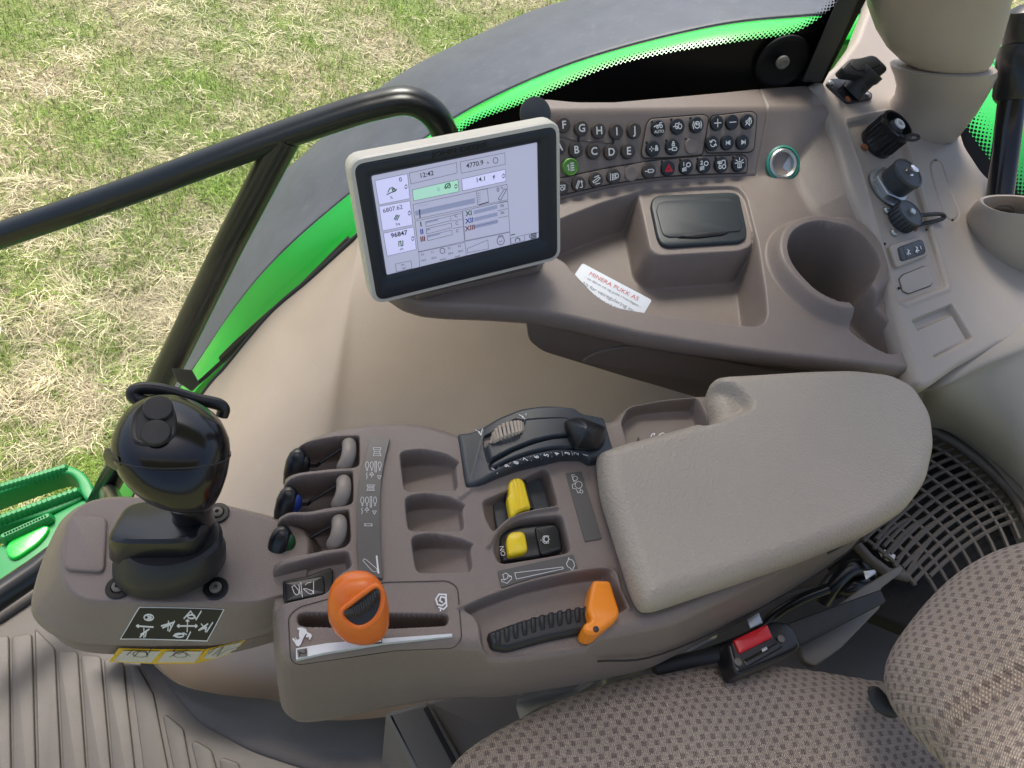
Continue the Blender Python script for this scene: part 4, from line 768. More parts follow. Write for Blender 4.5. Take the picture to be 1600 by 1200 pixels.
for q_, m_ in (([(135, 325), (400, 268), (420, 470), (168, 522)], PLB), ([(168, 535), (420, 490), (443, 685), (198, 735)], PLB), ([(203, 755), (450, 702), (472, 885), (235, 940)], PLB), ([(440, 400), (812, 316), (820, 414), (450, 490)], PGR), ([(842, 312), (1198, 232), (1202, 330), (850, 408)], PLB)):
    flat('screen_cell', sheet(MF, MF.uvs(nn(*q_), SH), SH), m_, scr)
SH += .00012
bx = [box((135, 325), (400, 268), (420, 470), (168, 522)), box((168, 535), (420, 490), (443, 685), (198, 735)), box((203, 755), (450, 702), (472, 885), (235, 940)), box((415, 262), (800, 178), (805, 262), (428, 352)), box((830, 172), (1193, 98), (1197, 192), (838, 265)), box((440, 400), (812, 316), (820, 414), (450, 490)), box((842, 312), (1198, 232), (1202, 330), (850, 408)),
      nn((445, 520), (1212, 355), (1218, 480), (460, 640), (445, 520)), nn((462, 655), (845, 575), (865, 820), (490, 905), (462, 655)), nn((850, 570), (1218, 490), (1235, 740), (870, 815), (850, 570)), nn((500, 1030), (492, 908), (868, 828), (880, 935)), nn((875, 820), (1235, 745), (1240, 845)), box((300, 1005), (428, 978), (438, 1040), (312, 1068)),
      box((1242, 795), (1352, 768), (1358, 812), (1246, 840)), nn((1352, 768), (1470, 745)), box((885, 880), (1055, 808), (1060, 880), (892, 912)), box((962, 408), (1050, 388), (1062, 500), (972, 522)), box((548, 660), (752, 612), (756, 650), (552, 700)), box((553, 718), (758, 670), (762, 708), (558, 760)), box((560, 775), (762, 728), (766, 765), (565, 815)),
      nn((760, 610), (835, 592)), nn((763, 655), (840, 640)), nn((768, 715), (846, 700)), nn((1130, 510), (1215, 495)), nn((1138, 570), (1218, 552)), nn((1140, 630), (1220, 612)), nn((940, 700), (1140, 655))]
flat('screen_line', inkpx(MF, bx, .55, SH), DK, scr)
mdq = [[(460, 572), (948, 466), (952, 508), (466, 612)], [(550, 658), (648, 634), (650, 650), (552, 674)], [(556, 718), (585, 710), (586, 726), (558, 734)], [(562, 772), (665, 750), (666, 764), (564, 788)], [(940, 570), (1130, 522), (1132, 552), (943, 600)], [(942, 628), (1132, 582), (1134, 612), (945, 658)], [(945, 685), (1134, 640), (1136, 672), (948, 716)]]
for q_ in mdq: flat('screen_bar', sheet(MF, MF.uvs(nn(*q_), SH), SH), MD, scr)
flat('screen_mark', join([inkpx(MF, [nn((498, 560), (503, 628))], 1.6, SH+.0001), inkpx(MF, [nn((985, 522), (1060, 500))], 1.6, SH+.0001), inkpx(MF, [('c', nn((1140, 475), (1190, 392), (1208, 395), (1160, 485))), ('c', nn(*ellipse((1160, 815), 30, 34, 12))), nn((1140, 785), (1145, 775), (1175, 772), (1180, 782)), ('c', nn(*ellipse((685, 897), 20, 22, 12))), ('c', nn(*ellipse((1118, 160), 20, 24, 10)))], .9, SH+.0001),
      inkpx(MF, [nn((1095, 292), (1110, 280), (1098, 300), (1112, 292), (1100, 315))], .9, SH), inkpx(MF, [nn((350, 1018), (360, 1008), (376, 1014)), nn((385, 1030), (372, 1042), (356, 1036))], .8, SH)]+[inkpx(MF, [nn((x-10, y-4), (x, y-18), (x+10, y-6)), nn((x-10, y+6), (x, y+16), (x+10, y+3))], 1.1, SH) for x, y in ((388, 375), (415, 590), (443, 798), (795, 372), (1183, 287))]+[inkpx(MF, [nn((970, 430+18*k), (995, 425+18*k))], .5, SH) for k in range(5)]), DK, scr)
def nt_(s_, x, y, hpx, m_, b=.0): flat('screen_text', textpx(MF, s_, Z1('n', x, y), Z1('n', x+100, y-22), hpx, SH+.0001, b), m_, scr)
for a_ in (('0', 343, 317, 6, DK, .01), ('%', 270, 465, 4, DK), ('6807.62', 280, 556, 6.2, DK), ('ha', 322, 678, 4.6, DK), ('96847', 332, 762, 6.6, DK, .02), ('m', 352, 882, 4.6, DK), ('12:42', 556, 275, 6.6, DK, .01), ('4770.9', 950, 192, 6.6, DK, .01), ('h', 1057, 178, 4, DK), ('14.1', 998, 315, 6.2, DK, .01), ('0', 653, 397, 5.4, MD), ('0', 1138, 400, 6, DK), ('%', 1170, 385, 3.4, DK),
           ('Kommentaar', 530, 522, 2.2, MD), ('C', 797, 612, 4.6, DK), ('C', 803, 673, 4.6, DK), ('C', 808, 735, 4.6, DK), ('0s', 1173, 528, 4.4, DK), ('0s', 1175, 586, 4.4, DK), ('I', 510, 682, 7, SG, .03), ('II', 517, 742, 7, SB, .03), ('III', 525, 802, 7, SR, .03), ('XI', 900, 592, 7, SG, .02), ('XII', 905, 652, 7, SB, .02), ('XIII', 910, 712, 7, SR, .02),
           ('F2', 522, 928, 3, DK), ('F1', 605, 910, 3, DK), ('R1', 742, 876, 3, DK), ('R2', 825, 858, 3, DK), ('10.0', 530, 975, 3, DK), ('20.0', 614, 955, 3, DK), ('30.0', 752, 918, 3, DK), ('30.0', 832, 900, 3, DK), ('Auto', 690, 965, 3, DK), ('kmh', 808, 942, 3, DK), ('sw', 1160, 818, 3, DK), ('1', 1395, 780, 4.5, DK, .02)): nt_(*a_)
gl = [nn((292, 640), (310, 605)), nn((302, 645), (322, 605)), nn((314, 648), (334, 608)), nn((330, 860), (330, 822), (345, 818), (348, 858), (362, 855), (362, 815)), nn((240, 420), (255, 390), (280, 380), (290, 400)), ('c', nn(*ellipse((288, 400), 12, 12, 8))), nn((232, 440), (260, 425), (300, 410), (312, 395)), ('c', nn(*ellipse((738, 372), 12, 12, 8))), ('c', nn(*ellipse((712, 382), 7, 7, 8))), nn((705, 372), (715, 355), (740, 345), (748, 358)), nn((1245, 768), (1275, 762)), nn((1280, 820), (1282, 802), (1298, 790), (1315, 800), (1317, 815))]
flat('screen_mark', inkpx(MF, gl, 1.5, SH+.0001), SG, scr)
part('brand_lettering', textpx(MF, 'JOHN DEERE', (718.5, 234.5), (760, 226.5), 6.6, .0018, .02, sx=1.5), BLKG, mon)
flat('menu_icon', join([inkpx(MF, [nn((1405+0, 800-12*k), (1450, 790-12*k))], 1.6, SH) for k in range(4)]), DK, scr)
part('mount_foot', hull([MF.px(*p, h) for p, h in (((650, 462), -.010), ((840, 418), -.010), ((852, 425), -.05), ((640, 478), -.05))]+[AF.px(*p, .0) for p in ((655, 468), (845, 425), (860, 380), (700, 400))], .003), TAUPE, mon)
part('mount_arm', tube([MF.px(720, 360, -.04), MF.px(730, 380, -.07), AF.px(740, 380, -.01)], .014, 14), BLKM, mon)

# ================================================================== REAR TRIM (connector console)
tr_px = [(1263, 131), (1285, 121), (1315, 95), (1340, 60), (1370, -20), (1440, -40), (1500, 60), (1520, 130), (1500, 165), (1498, 190), (1510, 230), (1535, 268), (1560, 292), (1660, 340), (1660, 500), (1600, 525), (1560, 540), (1500, 572), (1452, 606), (1434, 602), (1400, 480), (1370, 385), (1330, 293), (1308, 215), (1290, 168)]
TR_OUT = fillet([TFm.uv(*p) for p in tr_px], .008)
tv_ = lambda k, pts, r=.004, h=0: fillet([TFm.uv(*Z1(k, *p), h) for p in pts], r)
RECP = tv_('v', [(328, 385), (340, 378), (468, 352), (484, 372), (560, 620), (640, 895), (500, 946), (488, 932), (430, 720), (380, 540)], .005)
OVAL = tv_('v', [(585, 515), (598, 496), (620, 505), (645, 580), (677, 660), (672, 685), (652, 690), (630, 670), (600, 580)], .006)
BOXR = tv_('v', [(528, 1000), (655, 948), (722, 1058), (602, 1122), (575, 1085)], .003)
BOXI = tv_('v', [(545, 1026), (664, 976), (714, 1060), (602, 1116)], .004)
EDGL = [TFm.uv(*p) for p in [(1300, 168), (1322, 225), (1352, 330), (1400, 455), (1450, 590)]]
def tr_h(X, Y, D):
    H = edge(D, .007)
    H = pocket(H, X, Y, RECP, -.005, .003); d = sdpoly(X, Y, RECP)
    H += .0018*np.exp(-((d-.004)/.0022)**2)
    H = groove(H, X, Y, OVAL+[OVAL[0]], .0018, .002)
    H = pocket(H, X, Y, BOXR, -.008, .003); H = pocket(H, X, Y, BOXI, -.004, .002)
    return H
trim = thing('rear_trim_console', TFm.px(1400, 500, -.05), 'warm grey trim panel with row of electrical sockets to the right of the cup holder', 'trim panel')
link('housing', grid_mesh(TFm, TR_OUT, tr_h, .0013, [(.0008, .008), (-.001, .016), (-.006, .022)], name='housing'), TRIM, trim)
def TP(k, x, y, h=0): return TFm.px(*Z1(k, x, y), h)
N = TFm.N
def conn(nm, k, x, y, prof, m, lb=None, parent=trim, n=32, ax=None, h=-.004, pw=2.): return part(nm, lathe(TP(k, x, y, h), N if ax is None else ax, prof, n, TFm.U, pw=pw), m, parent, lb)
# flip-cap socket
fb = part('flip_cap_socket', prism(TFm, tv_('k5', [(155, 345), (190, 305), (300, 300), (545, 430), (545, 475), (350, 510), (320, 495)], .004), -.002, .004, .0015), BLKM, trim, 'black socket with raised flip cap')
cAx = unit(N*.8+np.array([.25, .3, .3]))
part('barrel', lathe(TP('k5', 385, 400, .003), cAx, [(.017, 0), (.0155, .004), (.014, .012), (.014, .022), (.016, .026), (.016, .034)], 28), BLKM, fb)
part('fin', hull([TP('k5', *p, h) for p, h in (((265, 385), .004), ((285, 390), .004), ((345, 295), .024), ((350, 310), .024), ((300, 350), .018))], .0006, 1), BLKM, fb); part('fin', hull([TP('k5', *p, h) for p, h in (((455, 450), .004), ((475, 455), .004), ((490, 370), .022), ((480, 360), .022))], .0006, 1), BLKM, fb)
capf = Frame(TP('k5', 480, 190, .034), unit(N*.9+np.array([-.05, -.35, .25])), TFm.U)
part('cap', prism(capf, fillet([capf.uv(*Z1('k5', *p)) for p in [(298, 192), (350, 140), (380, 112), (470, 105), (555, 80), (600, 92), (690, 180), (695, 215), (655, 240), (520, 262), (420, 245), (330, 235)]], .004), -.014, 0, .003), BLKM, fb)
part('cap_inset', prism(capf, fillet([capf.uv(*Z1('k5', *p)) for p in [(375, 180), (385, 130), (470, 115), (560, 95), (600, 110), (640, 170), (560, 205), (430, 225)]], .004), -.002, .0012, .001), RUB, fb)
part('hinge_pin', lathe(capf.px(*Z1('k5', 652, 262), .001)-capf.N*.010, unit(CAM-capf.o), [(.003, 0), (.003, .002), (.001, .003)], 14), STEEL, fb)
for x, y, m_ in ((203, 325, STEEL), (352, 465, RUST), (523, 432, STEEL)): part('screw', lathe(TP('k5', x, y, .004), N, [(.0042, 0), (.0042, .0015), (.002, .0025)], 14), m_, fb)
# connector 1: ribbed round
c1 = conn('round_connector', 'k5', 590, 845, [(.0235, 0), (.0235, .004), (.0225, .006), (.0225, .030), (.0235, .032), (.0235, .036), (.020, .0365), (.0195, .030), (.0185, .026)], BLK, 'black ribbed round connector with white centre', h=-.004)
o1 = TP('k5', 590, 845, -.004); u1, v1, _ = basis(N, TFm.U)
part('grip_rib', join([tube([o1+(u1*math.cos(a)+v1*math.sin(a))*.0228+N*.006, o1+(u1*math.cos(a)+v1*math.sin(a))*.0228+N*.029], .0013, 6) for a in [2*math.pi*k/22 for k in range(22)]]), BLKM, c1)
part('contact_tube', lathe(o1+N*.024, N, [(.0125, 0), (.0125, .006), (.0095, .010), (.0088, .013)], 24), DGREY, c1)
part('contact_ring', lathe(o1+N*.036, N, [(.0075, 0), (.0075, .003), (.0062, .0038), (.0042, .0036), (.0036, .001)], 22), INK, c1)
tb = TP('k5', 820, 790, .034); part('strap_ring', join([tube([o1+N*.030+unit(tb-o1-N*.030)*.020, tb+CR*.003], .0025, 8), tube(catmull([tb+CR*.012+(CR*math.cos(a)*.0085+CU*math.sin(a)*.0035) for a in [2*math.pi*k/10 for k in range(10)]], 3, True), .0018, 8)]), BLKM, c1)
conn('screw', 'k5', 490, 878, [(.005, 0), (.005, .003), (.0022, .0045)], RUST, n=14)
# connector 2: hex nut with grey cap
o2 = TP('k6', 310, 345, -.004)
c2 = conn('capped_connector', 'k6', 300, 345, [(.0275, 0), (.0285, .0012), (.0285, .0025), (.024, .003)], STEEL, 'zinc hex nut connector with dark grey screw cap')
hx = [np.array(o2)+(u1*math.cos(a)+v1*math.sin(a))*.0265 for a in [math.pi/3*k+.3 for k in range(6)]]
part('hex_nut', hull([p+N*.002 for p in hx]+[p+N*.010 for p in hx], .0016), STEEL, c2)
part('cap', lathe(o2+N*.009, N, [(.0205, 0), (.0205, .018), (.0215, .019), (.0215, .022), (.0205, .0235), (.018, .0238), (.0175, .0228), (.002, .0225)], 36), DGREY, c2)
part('stud', lathe(o2+N*.030, N, [(.0062, 0), (.0062, .003), (.0042, .004), (.0042, .007), (.0062, .008), (.0062, .0105), (.0035, .0115)], 18), CHR, c2)
# connector 3
o3 = TP('k6', 395, 575, -.004)
c3 = conn('small_connector', 'k6', 395, 575, [(.0185, 0), (.0185, .016), (.0175, .0175), (.0165, .0175), (.016, .0168), (.001, .0166)], DGREY, 'small dark grey screw capped connector with black lanyard')
part('grip_rib', join([tube([o3+(u1*math.cos(a)+v1*math.sin(a))*.0182+N*.001, o3+(u1*math.cos(a)+v1*math.sin(a))*.0182+N*.015], .0011, 6) for a in [2*math.pi*k/20 for k in range(20)]]), BLKM, c3)
part('stud', lathe(o3+N*.0125, N, [(.0045, 0), (.0045, .007), (.0035, .008)], 16), STEEL, c3)
part('lanyard', tube(catmull([TP('k6', x, y, h) for x, y, h in ((500, 538, .006), (600, 532, .010), (690, 528, .010), (718, 548, .008), (690, 568, .006), (600, 590, .002), (520, 608, -.003))], 4), .0026, 8), BLKM, c3)
for x, y, m_ in ((440, 455, RUST), (300, 505, STEEL), (500, 626, RUST), (352, 665, STEEL)): conn('screw', 'k6', x, y, [(.0048, 0), (.0048, .001), (.0035, .0028), (.0012, .003)], m_, n=14)
# rocker + blank plates
rs = part('rocker_switch', prism(TFm, tv_('k6', [(325, 765), (345, 745), (545, 685), (565, 690), (610, 800), (600, 822), (400, 905), (375, 908)], .004), -.005, -.0005, .0015), TRIM, trim, 'black rocker switch in a raised grey frame')
part('rocker', prism(TFm, tv_('k6', [(380, 775), (400, 762), (540, 712), (560, 722), (582, 795), (575, 815), (420, 868), (400, 862)], .003), -.003, .0012, .0015), BLK, rs)
part('worn_face', prism(TFm, tv_('k6', [(408, 765), (472, 742), (500, 838), (440, 860)], .002), -.001, .0016, .0006), DGREY, rs)
flat('symbol', inkpx(TFm, [Z('k6', (450, 785), (465, 790), (455, 810), (475, 815)), Z('k6', (512, 765), (525, 770), (515, 795), (535, 790)), Z('k6', (545, 760), (552, 780)), Z('k6', (448, 815), (460, 822)), Z('k6', (510, 800), (525, 803))], 1.9, .002), INK, rs)
part('blank_plate', prism(TFm, tv_('k6', [(415, 985), (440, 955), (595, 892), (620, 900), (652, 1010), (640, 1030), (480, 1088), (440, 1070)], .001), -.005, -.0035, .0006), TRIM, trim)
flat('plate_gap_shade', ribbon(TFm, tv_('k6', [(412, 985), (438, 952), (595, 889), (622, 898), (655, 1010), (642, 1033), (480, 1091), (438, 1073)], .001), .0008, -.0046, True), SEAM_SHADE, trim)  # painted shade line around the blank plate
for x, y in ((150, 322), (285, 745), (388, 1065), (688, 962), (588, 645)): conn('clip', 'k6', x, y, [(.0016, 0), (.0016, .0015), (.0008, .002)], BLKM, n=10, h=-.0045)
for x, y in ((658, 140), (778, 570)): conn('clip', 'k6', x, y, [(.0014, -.002), (.0014, .0005), (.0006, .001)], BLKM, n=10, h=0)
# boot of the hand post
bo = Pz(*Z1('v', 840, 745), .012)
def br(x, y, z, hw, ratio=.8, pw=2.3, n=44): return kring('v', x, y, z, hw, ratio, n, pw)
bt = thing('post_boot', Pz(*Z1('v', 845, 780), .01), 'domed beige boot with open notch around the foot of the black hand post', 'boot')
BR = [br(864, 792, -.004, 184, .72), br(862, 768, .012, 182, .72), br(860, 732, .032, 170, .72), br(858, 694, .052, 150, .72), br(857, 664, .067, 130, .72), br(857, 646, .076, 116, .72), br(857, 638, .080, 106, .72), br(857, 640, .079, 98, .72), br(858, 672, .060, 98, .72), br(858, 705, .04, 98, .72)]
BV, BFc = rings(BR, False, False); nb = 44
BFc = [f for i, f in enumerate(BFc) if not ((i//nb) >= 2 and (i % nb) in range(34, 40))]
BFc += []
bm_ = link('cover', mesh('cover', BV, BFc, True, 60), TRIM, bt)
part('inner_well', rings([br(855, 705, .030, 112, .70), br(855, 720, .016, 120, .70), br(855, 730, .010, 60, .7)], False, True), BLKM, bt)
post = thing('hand_post', Pz(*Z1('v', 800, 660), .04), 'tall black round hand post with thicker sleeve rising from the beige boot', 'control post')
pc = [Pz(*Z1('v', 797, 672), .035), Pz(*Z1('v', 822, 480), .085), Pz(*Z1('v', 842, 312), .140)]
pr = lambda p, wpx: np.linalg.norm(p-CAM)*wpx/F/2
part('shaft', tube(pc, [pr(pc[0], 31), pr(pc[1], 31), pr(pc[2], 31)], 24), BLKG, post)
pd_ = [Pz(*Z1('v', x, y), z) for x, y, z in ((838, 318, .136), (840, 308, .139), (842, 295, .144), (858, 160, .188), (860, 150, .191), (862, 140, .194), (873, 60, .222), (876, 30, .232), (877, 14, .237))]
part('sleeve', tube(pd_, [pr(p, w) for p, w in zip(pd_, (33, 39, 42, 43, 41, 35, 35, 30, 8))], 24), BLK, post)
part('washer', lathe(Pz(*Z1('v', 796, 668), .037), unit(pc[1]-pc[0]), [(.014, 0), (.019, .001), (.019, .004), (.013, .008)], 24), DUST, post)

# ================================================================== PILLAR
pil = thing('roof_pillar', Pz(1450, 110, .12), 'thick roof pillar covered in grained beige vinyl at the top right', 'pillar')
def pr_(x, y, z, hw, ratio=.8, n=40): c = Pz(x, y, z); r = hw*((c-CAM)@fw)/F*.97; return sring(c, unit(CR), unit(np.cross(unit((0, .25, 1)), CR)), r, r*ratio, n, 2.2)
PR = [(1494, 126, .152, 10), (1490, 120, .158, 30), (1484, 110, .166, 50), (1476, 96, .176, 68), (1470, 76, .190, 83), (1466, 50, .208, 95), (1464, 14, .232, 106), (1463, -40, .27, 114), (1461, -110, .32, 130), (1455, -230, .42, 158)]
part('padded_cover', rings([pr_(*q) for q in PR], True, True), PILM, pil)
part('collar', rings([pr_(x, y, z, hw, .8) for x, y, z, hw in ((1408, 205, .050, 84), (1420, 196, .066, 80), (1436, 184, .083, 74), (1454, 170, .102, 68), (1466, 154, .121, 66), (1472, 138, .137, 69), (1474, 124, .150, 74), (1474, 112, .159, 79), (1473, 104, .166, 80), (1473, 101, .168, 76))], False, True), TRIM, pil)

# ================================================================== FENDER, LINER, WINDOW
GI = [(140, 900), (200, 790), (300, 622), (400, 530), (470, 458), (545, 382), (640, 285), (730, 206), (900, 142), (1100, 88), (1260, 72), (1420, 70)]
GC = [(110, 880), (168, 770), (294, 588), (366, 482), (436, 400), (538, 310), (640, 234), (740, 168), (900, 98), (1100, 45), (1250, 27), (1420, 20)]
GO = [(160, 880), (190, 770), (262, 560), (300, 482), (335, 418), (420, 295), (480, 236), (600, 132), (740, 58), (890, 2), (1160, -22), (1330, 40)]
fen = thing('rear_fender', PL(740, 176, .66)-np.array([0, 0, .5]), 'green rear wheel fender with wide grey black rubber extension beyond the window', 'fender')
gi = [PL(*p, .60) for p in GI]; gc = [PL(*p, .66) for p in GC]; go = [PL(*p, 1.15) for p in GO]
up = np.array([0, 0, 1.])
V, Fc, a_, b_ = patch([[p-up*.45 for p in gi], [p-up*.03-LAT*.004 for p in gi], gi, [(p+q)/2+up*.006 for p, q in zip(gi, gc)], gc], 10, 5)
link('fender_skin', mesh('fender_skin', V, Fc, True), GRN, fen)
V, Fc, a_, b_ = patch([gc, [p+LAT*.02+up*.002 for p in gc], [p*.66+q*.34+up*.035 for p, q in zip(gc, go)], [p*.33+q*.67+up*.03 for p, q in zip(gc, go)], go, [p+LAT*.03-up*.05 for p in go], [p+LAT*.03-up*.20 for p in go]], 8, 5)
link('rubber_extension', mesh('rubber_extension', V, Fc, True), TYRE, fen)

LT = [(150, 900), (215, 765), (314, 620), (354, 572), (392, 525), (430, 482), (483, 437), (550, 376), (580, 352)]
lt = [PL(*p, .385) for p in LT]; lt += [lt[-1]+FWD*.12+up*.06, lt[-1]+FWD*.3+up*.10, lt[-1]+FWD*.75+up*.12]
LB = [(150, 1010), (190, 1020), (238, 1038), (270, 1068), (300, 1088), (345, 1100), (390, 1106), (440, 1112), (520, 1140)]
lb = [Pz(*p, -.62) for p in LB]; lb += [lb[-1]+FWD*.15, lb[-1]+FWD*.35, lb[-1]+FWD*.85]
nrm = unit(-LAT*.6+up*.7)
def lrow(t, bl): return [p*(1-t)+q*t+nrm*bl*k_ for p, q, k_ in zip(lt, lb, (1, 1, 1, 1, 1, 1, .97, .84, .52, .10, -.05, -.05))]
V, Fc, _, _ = patch([[p+LAT*.012-up*.03 for p in lt], [p+LAT*.004-up*.004 for p in lt], lt, lrow(.12, .05), lrow(.35, .09), lrow(.65, .075), lrow(.88, .03), lb], 8, 6)
liner = solo('fender_liner', mesh('fender_liner', V, Fc, True), LINM, 'smooth beige moulded liner bulging below the side console', 'liner')
FLG = [Z1('o', *p) for p in [(520, 800), (560, 806), (600, 832), (620, 866), (645, 905), (690, 960), (750, 1020), (830, 1065), (1010, 1150)]]
fl0 = [Pz(*p, -.615) for p in FLG]; fl0 += [fl0[-1]+FWD*.15-LAT*.05, fl0[-1]+FWD*.35-LAT*.08, fl0[-1]+FWD*.85-LAT*.1]
V, Fc, _, _ = patch([[p+up*.07+nrm*.012 for p in lb], [p*.75+q*.25+up*.05 for p, q in zip(lb, fl0)], [p*.4+q*.6+up*.016 for p, q in zip(lb, fl0)], [q+up*.0 for q in fl0], [q-up*.012-LAT*.004 for q in fl0]], 8, 5)
solo('floor_cove', mesh('floor_cove', V, Fc, True), FLOORM, 'dark taupe rubber cove between the floor mat and the beige liner', 'moulding')

def glassmat(name, pitch, fade):
    m = bpy.data.materials.new(name); m.use_nodes = True; n = m.node_tree; L = n.links.new; n.nodes.clear()
    out = n.nodes.new('ShaderNodeOutputMaterial'); tr = n.nodes.new('ShaderNodeBsdfTransparent'); tr.inputs[0].default_value = (.93, .96, .95, 1); gl_ = n.nodes.new('ShaderNodeBsdfGlossy'); gl_.inputs['Roughness'].default_value = .02
    fr_ = n.nodes.new('ShaderNodeFresnel'); fr_.inputs[0].default_value = 1.35; mg = n.nodes.new('ShaderNodeMixShader'); L(fr_.outputs[0], mg.inputs[0]); L(tr.outputs[0], mg.inputs[1]); L(gl_.outputs[0], mg.inputs[2])
    bk = n.nodes.new('ShaderNodeBsdfPrincipled'); bk.inputs['Base Color'].default_value = (.004, .004, .005, 1); bk.inputs['Roughness'].default_value = .35; bk.inputs['Specular IOR Level'].default_value = .2
    uv = n.nodes.new('ShaderNodeUVMap'); sp = n.nodes.new('ShaderNodeSeparateXYZ'); L(uv.outputs[0], sp.inputs[0])
    def mth(op, a, b=None):
        q = n.nodes.new('ShaderNodeMath'); q.operation = op
        for i, x in enumerate((a, b)):
            if x is None: continue
            if isinstance(x, (int, float)): q.inputs[i].default_value = x
            else: L(x, q.inputs[i])
        return q.outputs[0]
    a = mth('DIVIDE', mth('ADD', sp.outputs[0], sp.outputs[1]), pitch); b = mth('DIVIDE', mth('SUBTRACT', sp.outputs[0], sp.outputs[1]), pitch)
    fu = mth('SUBTRACT', mth('FRACT', a), .5); fv = mth('SUBTRACT', mth('FRACT', b), .5); d = mth('SQRT', mth('ADD', mth('MULTIPLY', fu, fu), mth('MULTIPLY', fv, fv)))
    rc = mth('DIVIDE', mth('MULTIPLY', mth('SUBTRACT', mth('FLOOR', a), mth('FLOOR', b)), pitch*.5), fade); rad = mth('MULTIPLY', mth('SUBTRACT', 1.12, rc), .46); dot = mth('LESS_THAN', d, rad); solid = mth('LESS_THAN', sp.outputs[1], 0.)
    fac = mth('MAXIMUM', dot, solid); mx = n.nodes.new('ShaderNodeMixShader'); L(fac, mx.inputs[0]); L(mg.outputs[0], mx.inputs[1]); L(bk.outputs[0], mx.inputs[2]); L(mx.outputs[0], out.inputs[0]); return m
def pane(name, curve, offs, dirv, m, nsub=8, clear=0):
    cv = catmull(curve, nsub); s = [0.]
    for i in range(1, len(cv)): s.append(s[-1]+np.linalg.norm(cv[i]-cv[i-1]))
    V = []; UV = []; tg = [unit(cv[min(i+1, len(cv)-1)]-cv[max(i-1, 0)]) for i in range(len(cv))]; pn_ = unit(np.cross(cv[-1]-cv[0], dirv))
    for o_ in offs:
        for i, p in enumerate(cv):
            m_ = unit(np.cross(pn_, tg[i])); m_ = m_ if m_@dirv > 0 else -m_; a_ = min(max(o_, -.03), .04); V.append(p+m_*a_+dirv*(o_-a_)); UV.append((s[i], o_+(1. if i < clear else 0.)))
    n = len(cv); Fc = [(r*n+i, r*n+i+1, (r+1)*n+i+1, (r+1)*n+i) for r in range(len(offs)-1) for i in range(n-1)]
    me = mesh(name, V, Fc, True); ul = me.uv_layers.new(name='UVMap')
    for lp_ in me.loops: ul.data[lp_.index].uv = UV[lp_.vertex_index]
    return me
GL = glassmat('window glass with dotted frit', .0056, .0125)
fc = [(255, 790), (345, 640), (420, 545), (485, 465), (556, 388), (640, 288), (725, 202), (800, 169), (850, 148), (950, 106), (1050, 82), (1150, 66), (1225, 55), (1262, 41), (1300, 12), (1330, -26)]
fcw = [PL(*p, .40) for p in fc]
me = pane('side_window', fcw, [-.35, -.1, -.03, 0, .01, .02, .03, .04, .1, .3, .6], up, GL, 8, 46)
# a wide fixed direction (straight up in the window plane); left part of the frit hides behind the liner
win = solo('side_window', me, GL, 'curved side window pane with black dotted border above the button panel', 'window')
lat_ = PL(1222, 92, .385)
ltc = thing('window_latch', lat_, 'round black latch disc on the dark window border', 'window latch')
part('disc', lathe(PL(1222, 96, .395), -LAT, [(.034, 0), (.034, .003), (.032, .005), (.029, .0055), (.028, .005), (.008, .005)], 36, (1, 0, 0)), mat('matt black latch', (.006, .006, .007), .6, spec=.2), ltc)
part('screw', lathe(PL(1222, 96, .382), -LAT, [(.008, 0), (.008, .004), (.005, .006), (.003, .004)], 18, (1, 0, 0)), DUST, ltc)
solo('window_frame', mesh('window_frame', *hull([PL(x, y, L) for x, y in ((1360, -40), (1326, -40), (1316, 0), (1252, 128), (1283, 128), (1300, 90)) for L in (.375, .392)], .003)), BLKM, 'straight black window frame strip running down to the trim panel', 'window frame')
seal = [PL(*p, .384) for p in LT]; solo('window_seal', mesh('window_seal', *tube(catmull(seal, 5), .004, 8)), RUB, 'thin black rubber seal along the upper edge of the beige liner', 'window seal')

# ================================================================== HANDRAIL, WIPER, STEP
hr = thing('handrail', PL(170, 770, .55), 'black bent tube handrail with slanting strut outside the window', 'handrail')
m1 = catmull([PL(*p, .50) for p in [(-120, 412), (0, 368), (200, 299), (400, 226), (540, 178), (590, 164), (630, 157), (660, 165), (685, 188), (700, 225), (712, 290)]], 8)
part('top_tube', tube(m1, .0195, 20), RAIL, hr); part('strut', tube([PL(447, 212, .50), PL(360, 378, .49), PL(283, 535, .48), PL(220, 660, .47), PL(145, 805, .46)], [.021, .022, .0235, .024, .0245], 20), RAIL, hr)
part('lower_tube', tube([Pz(-60, 972, -.5), Pz(0, 931, -.5), Pz(60, 890, -.5), Pz(180, 800, -.48), PL(170, 770, .43)], .0185, 18), RAIL, hr)
part('bracket', hull([PL(x, y, L) for x, y in ((268, 575), (300, 578), (312, 600), (300, 612), (276, 596)) for L in (.43, .455)], .003), BLKM, hr)
wp = thing('wiper', PL(360, 555, .44), 'thin black wiper arm with joint lying along the liner edge', 'wiper')
part('arm', tube(catmull([PL(*p, .44) for p in [(300, 606), (316, 593), (350, 562), (400, 515), (470, 447), (545, 372)]], 5), .0035, 10), BLKM, wp)
part('joint', tube([PL(348, 561, .435), PL(372, 537, .435), PL(425, 488, .435)], [.0075, .0075, .006], 12), BLK, wp)
stp = thing('side_step', Pz(100, 850, -1.0), 'green slotted metal step with serrated edges beyond the pod', 'step')
SFm = Frame((0, 0, -1.0)); so = lambda pts, r=.02, h=0: fillet([SFm.uv(*Z1('o', *p), h) for p in pts], r)
def serr(poly, a=.004, n=3): return poly
part('outer_rail', prism(SFm, so([(-90, 165), (0, 132), (230, 60), (285, 70), (325, 100), (352, 150), (358, 200), (325, 200), (298, 165), (292, 125), (262, 92), (215, 95), (0, 168), (-90, 200)]), -.06, 0, .006), GRN2, stp)
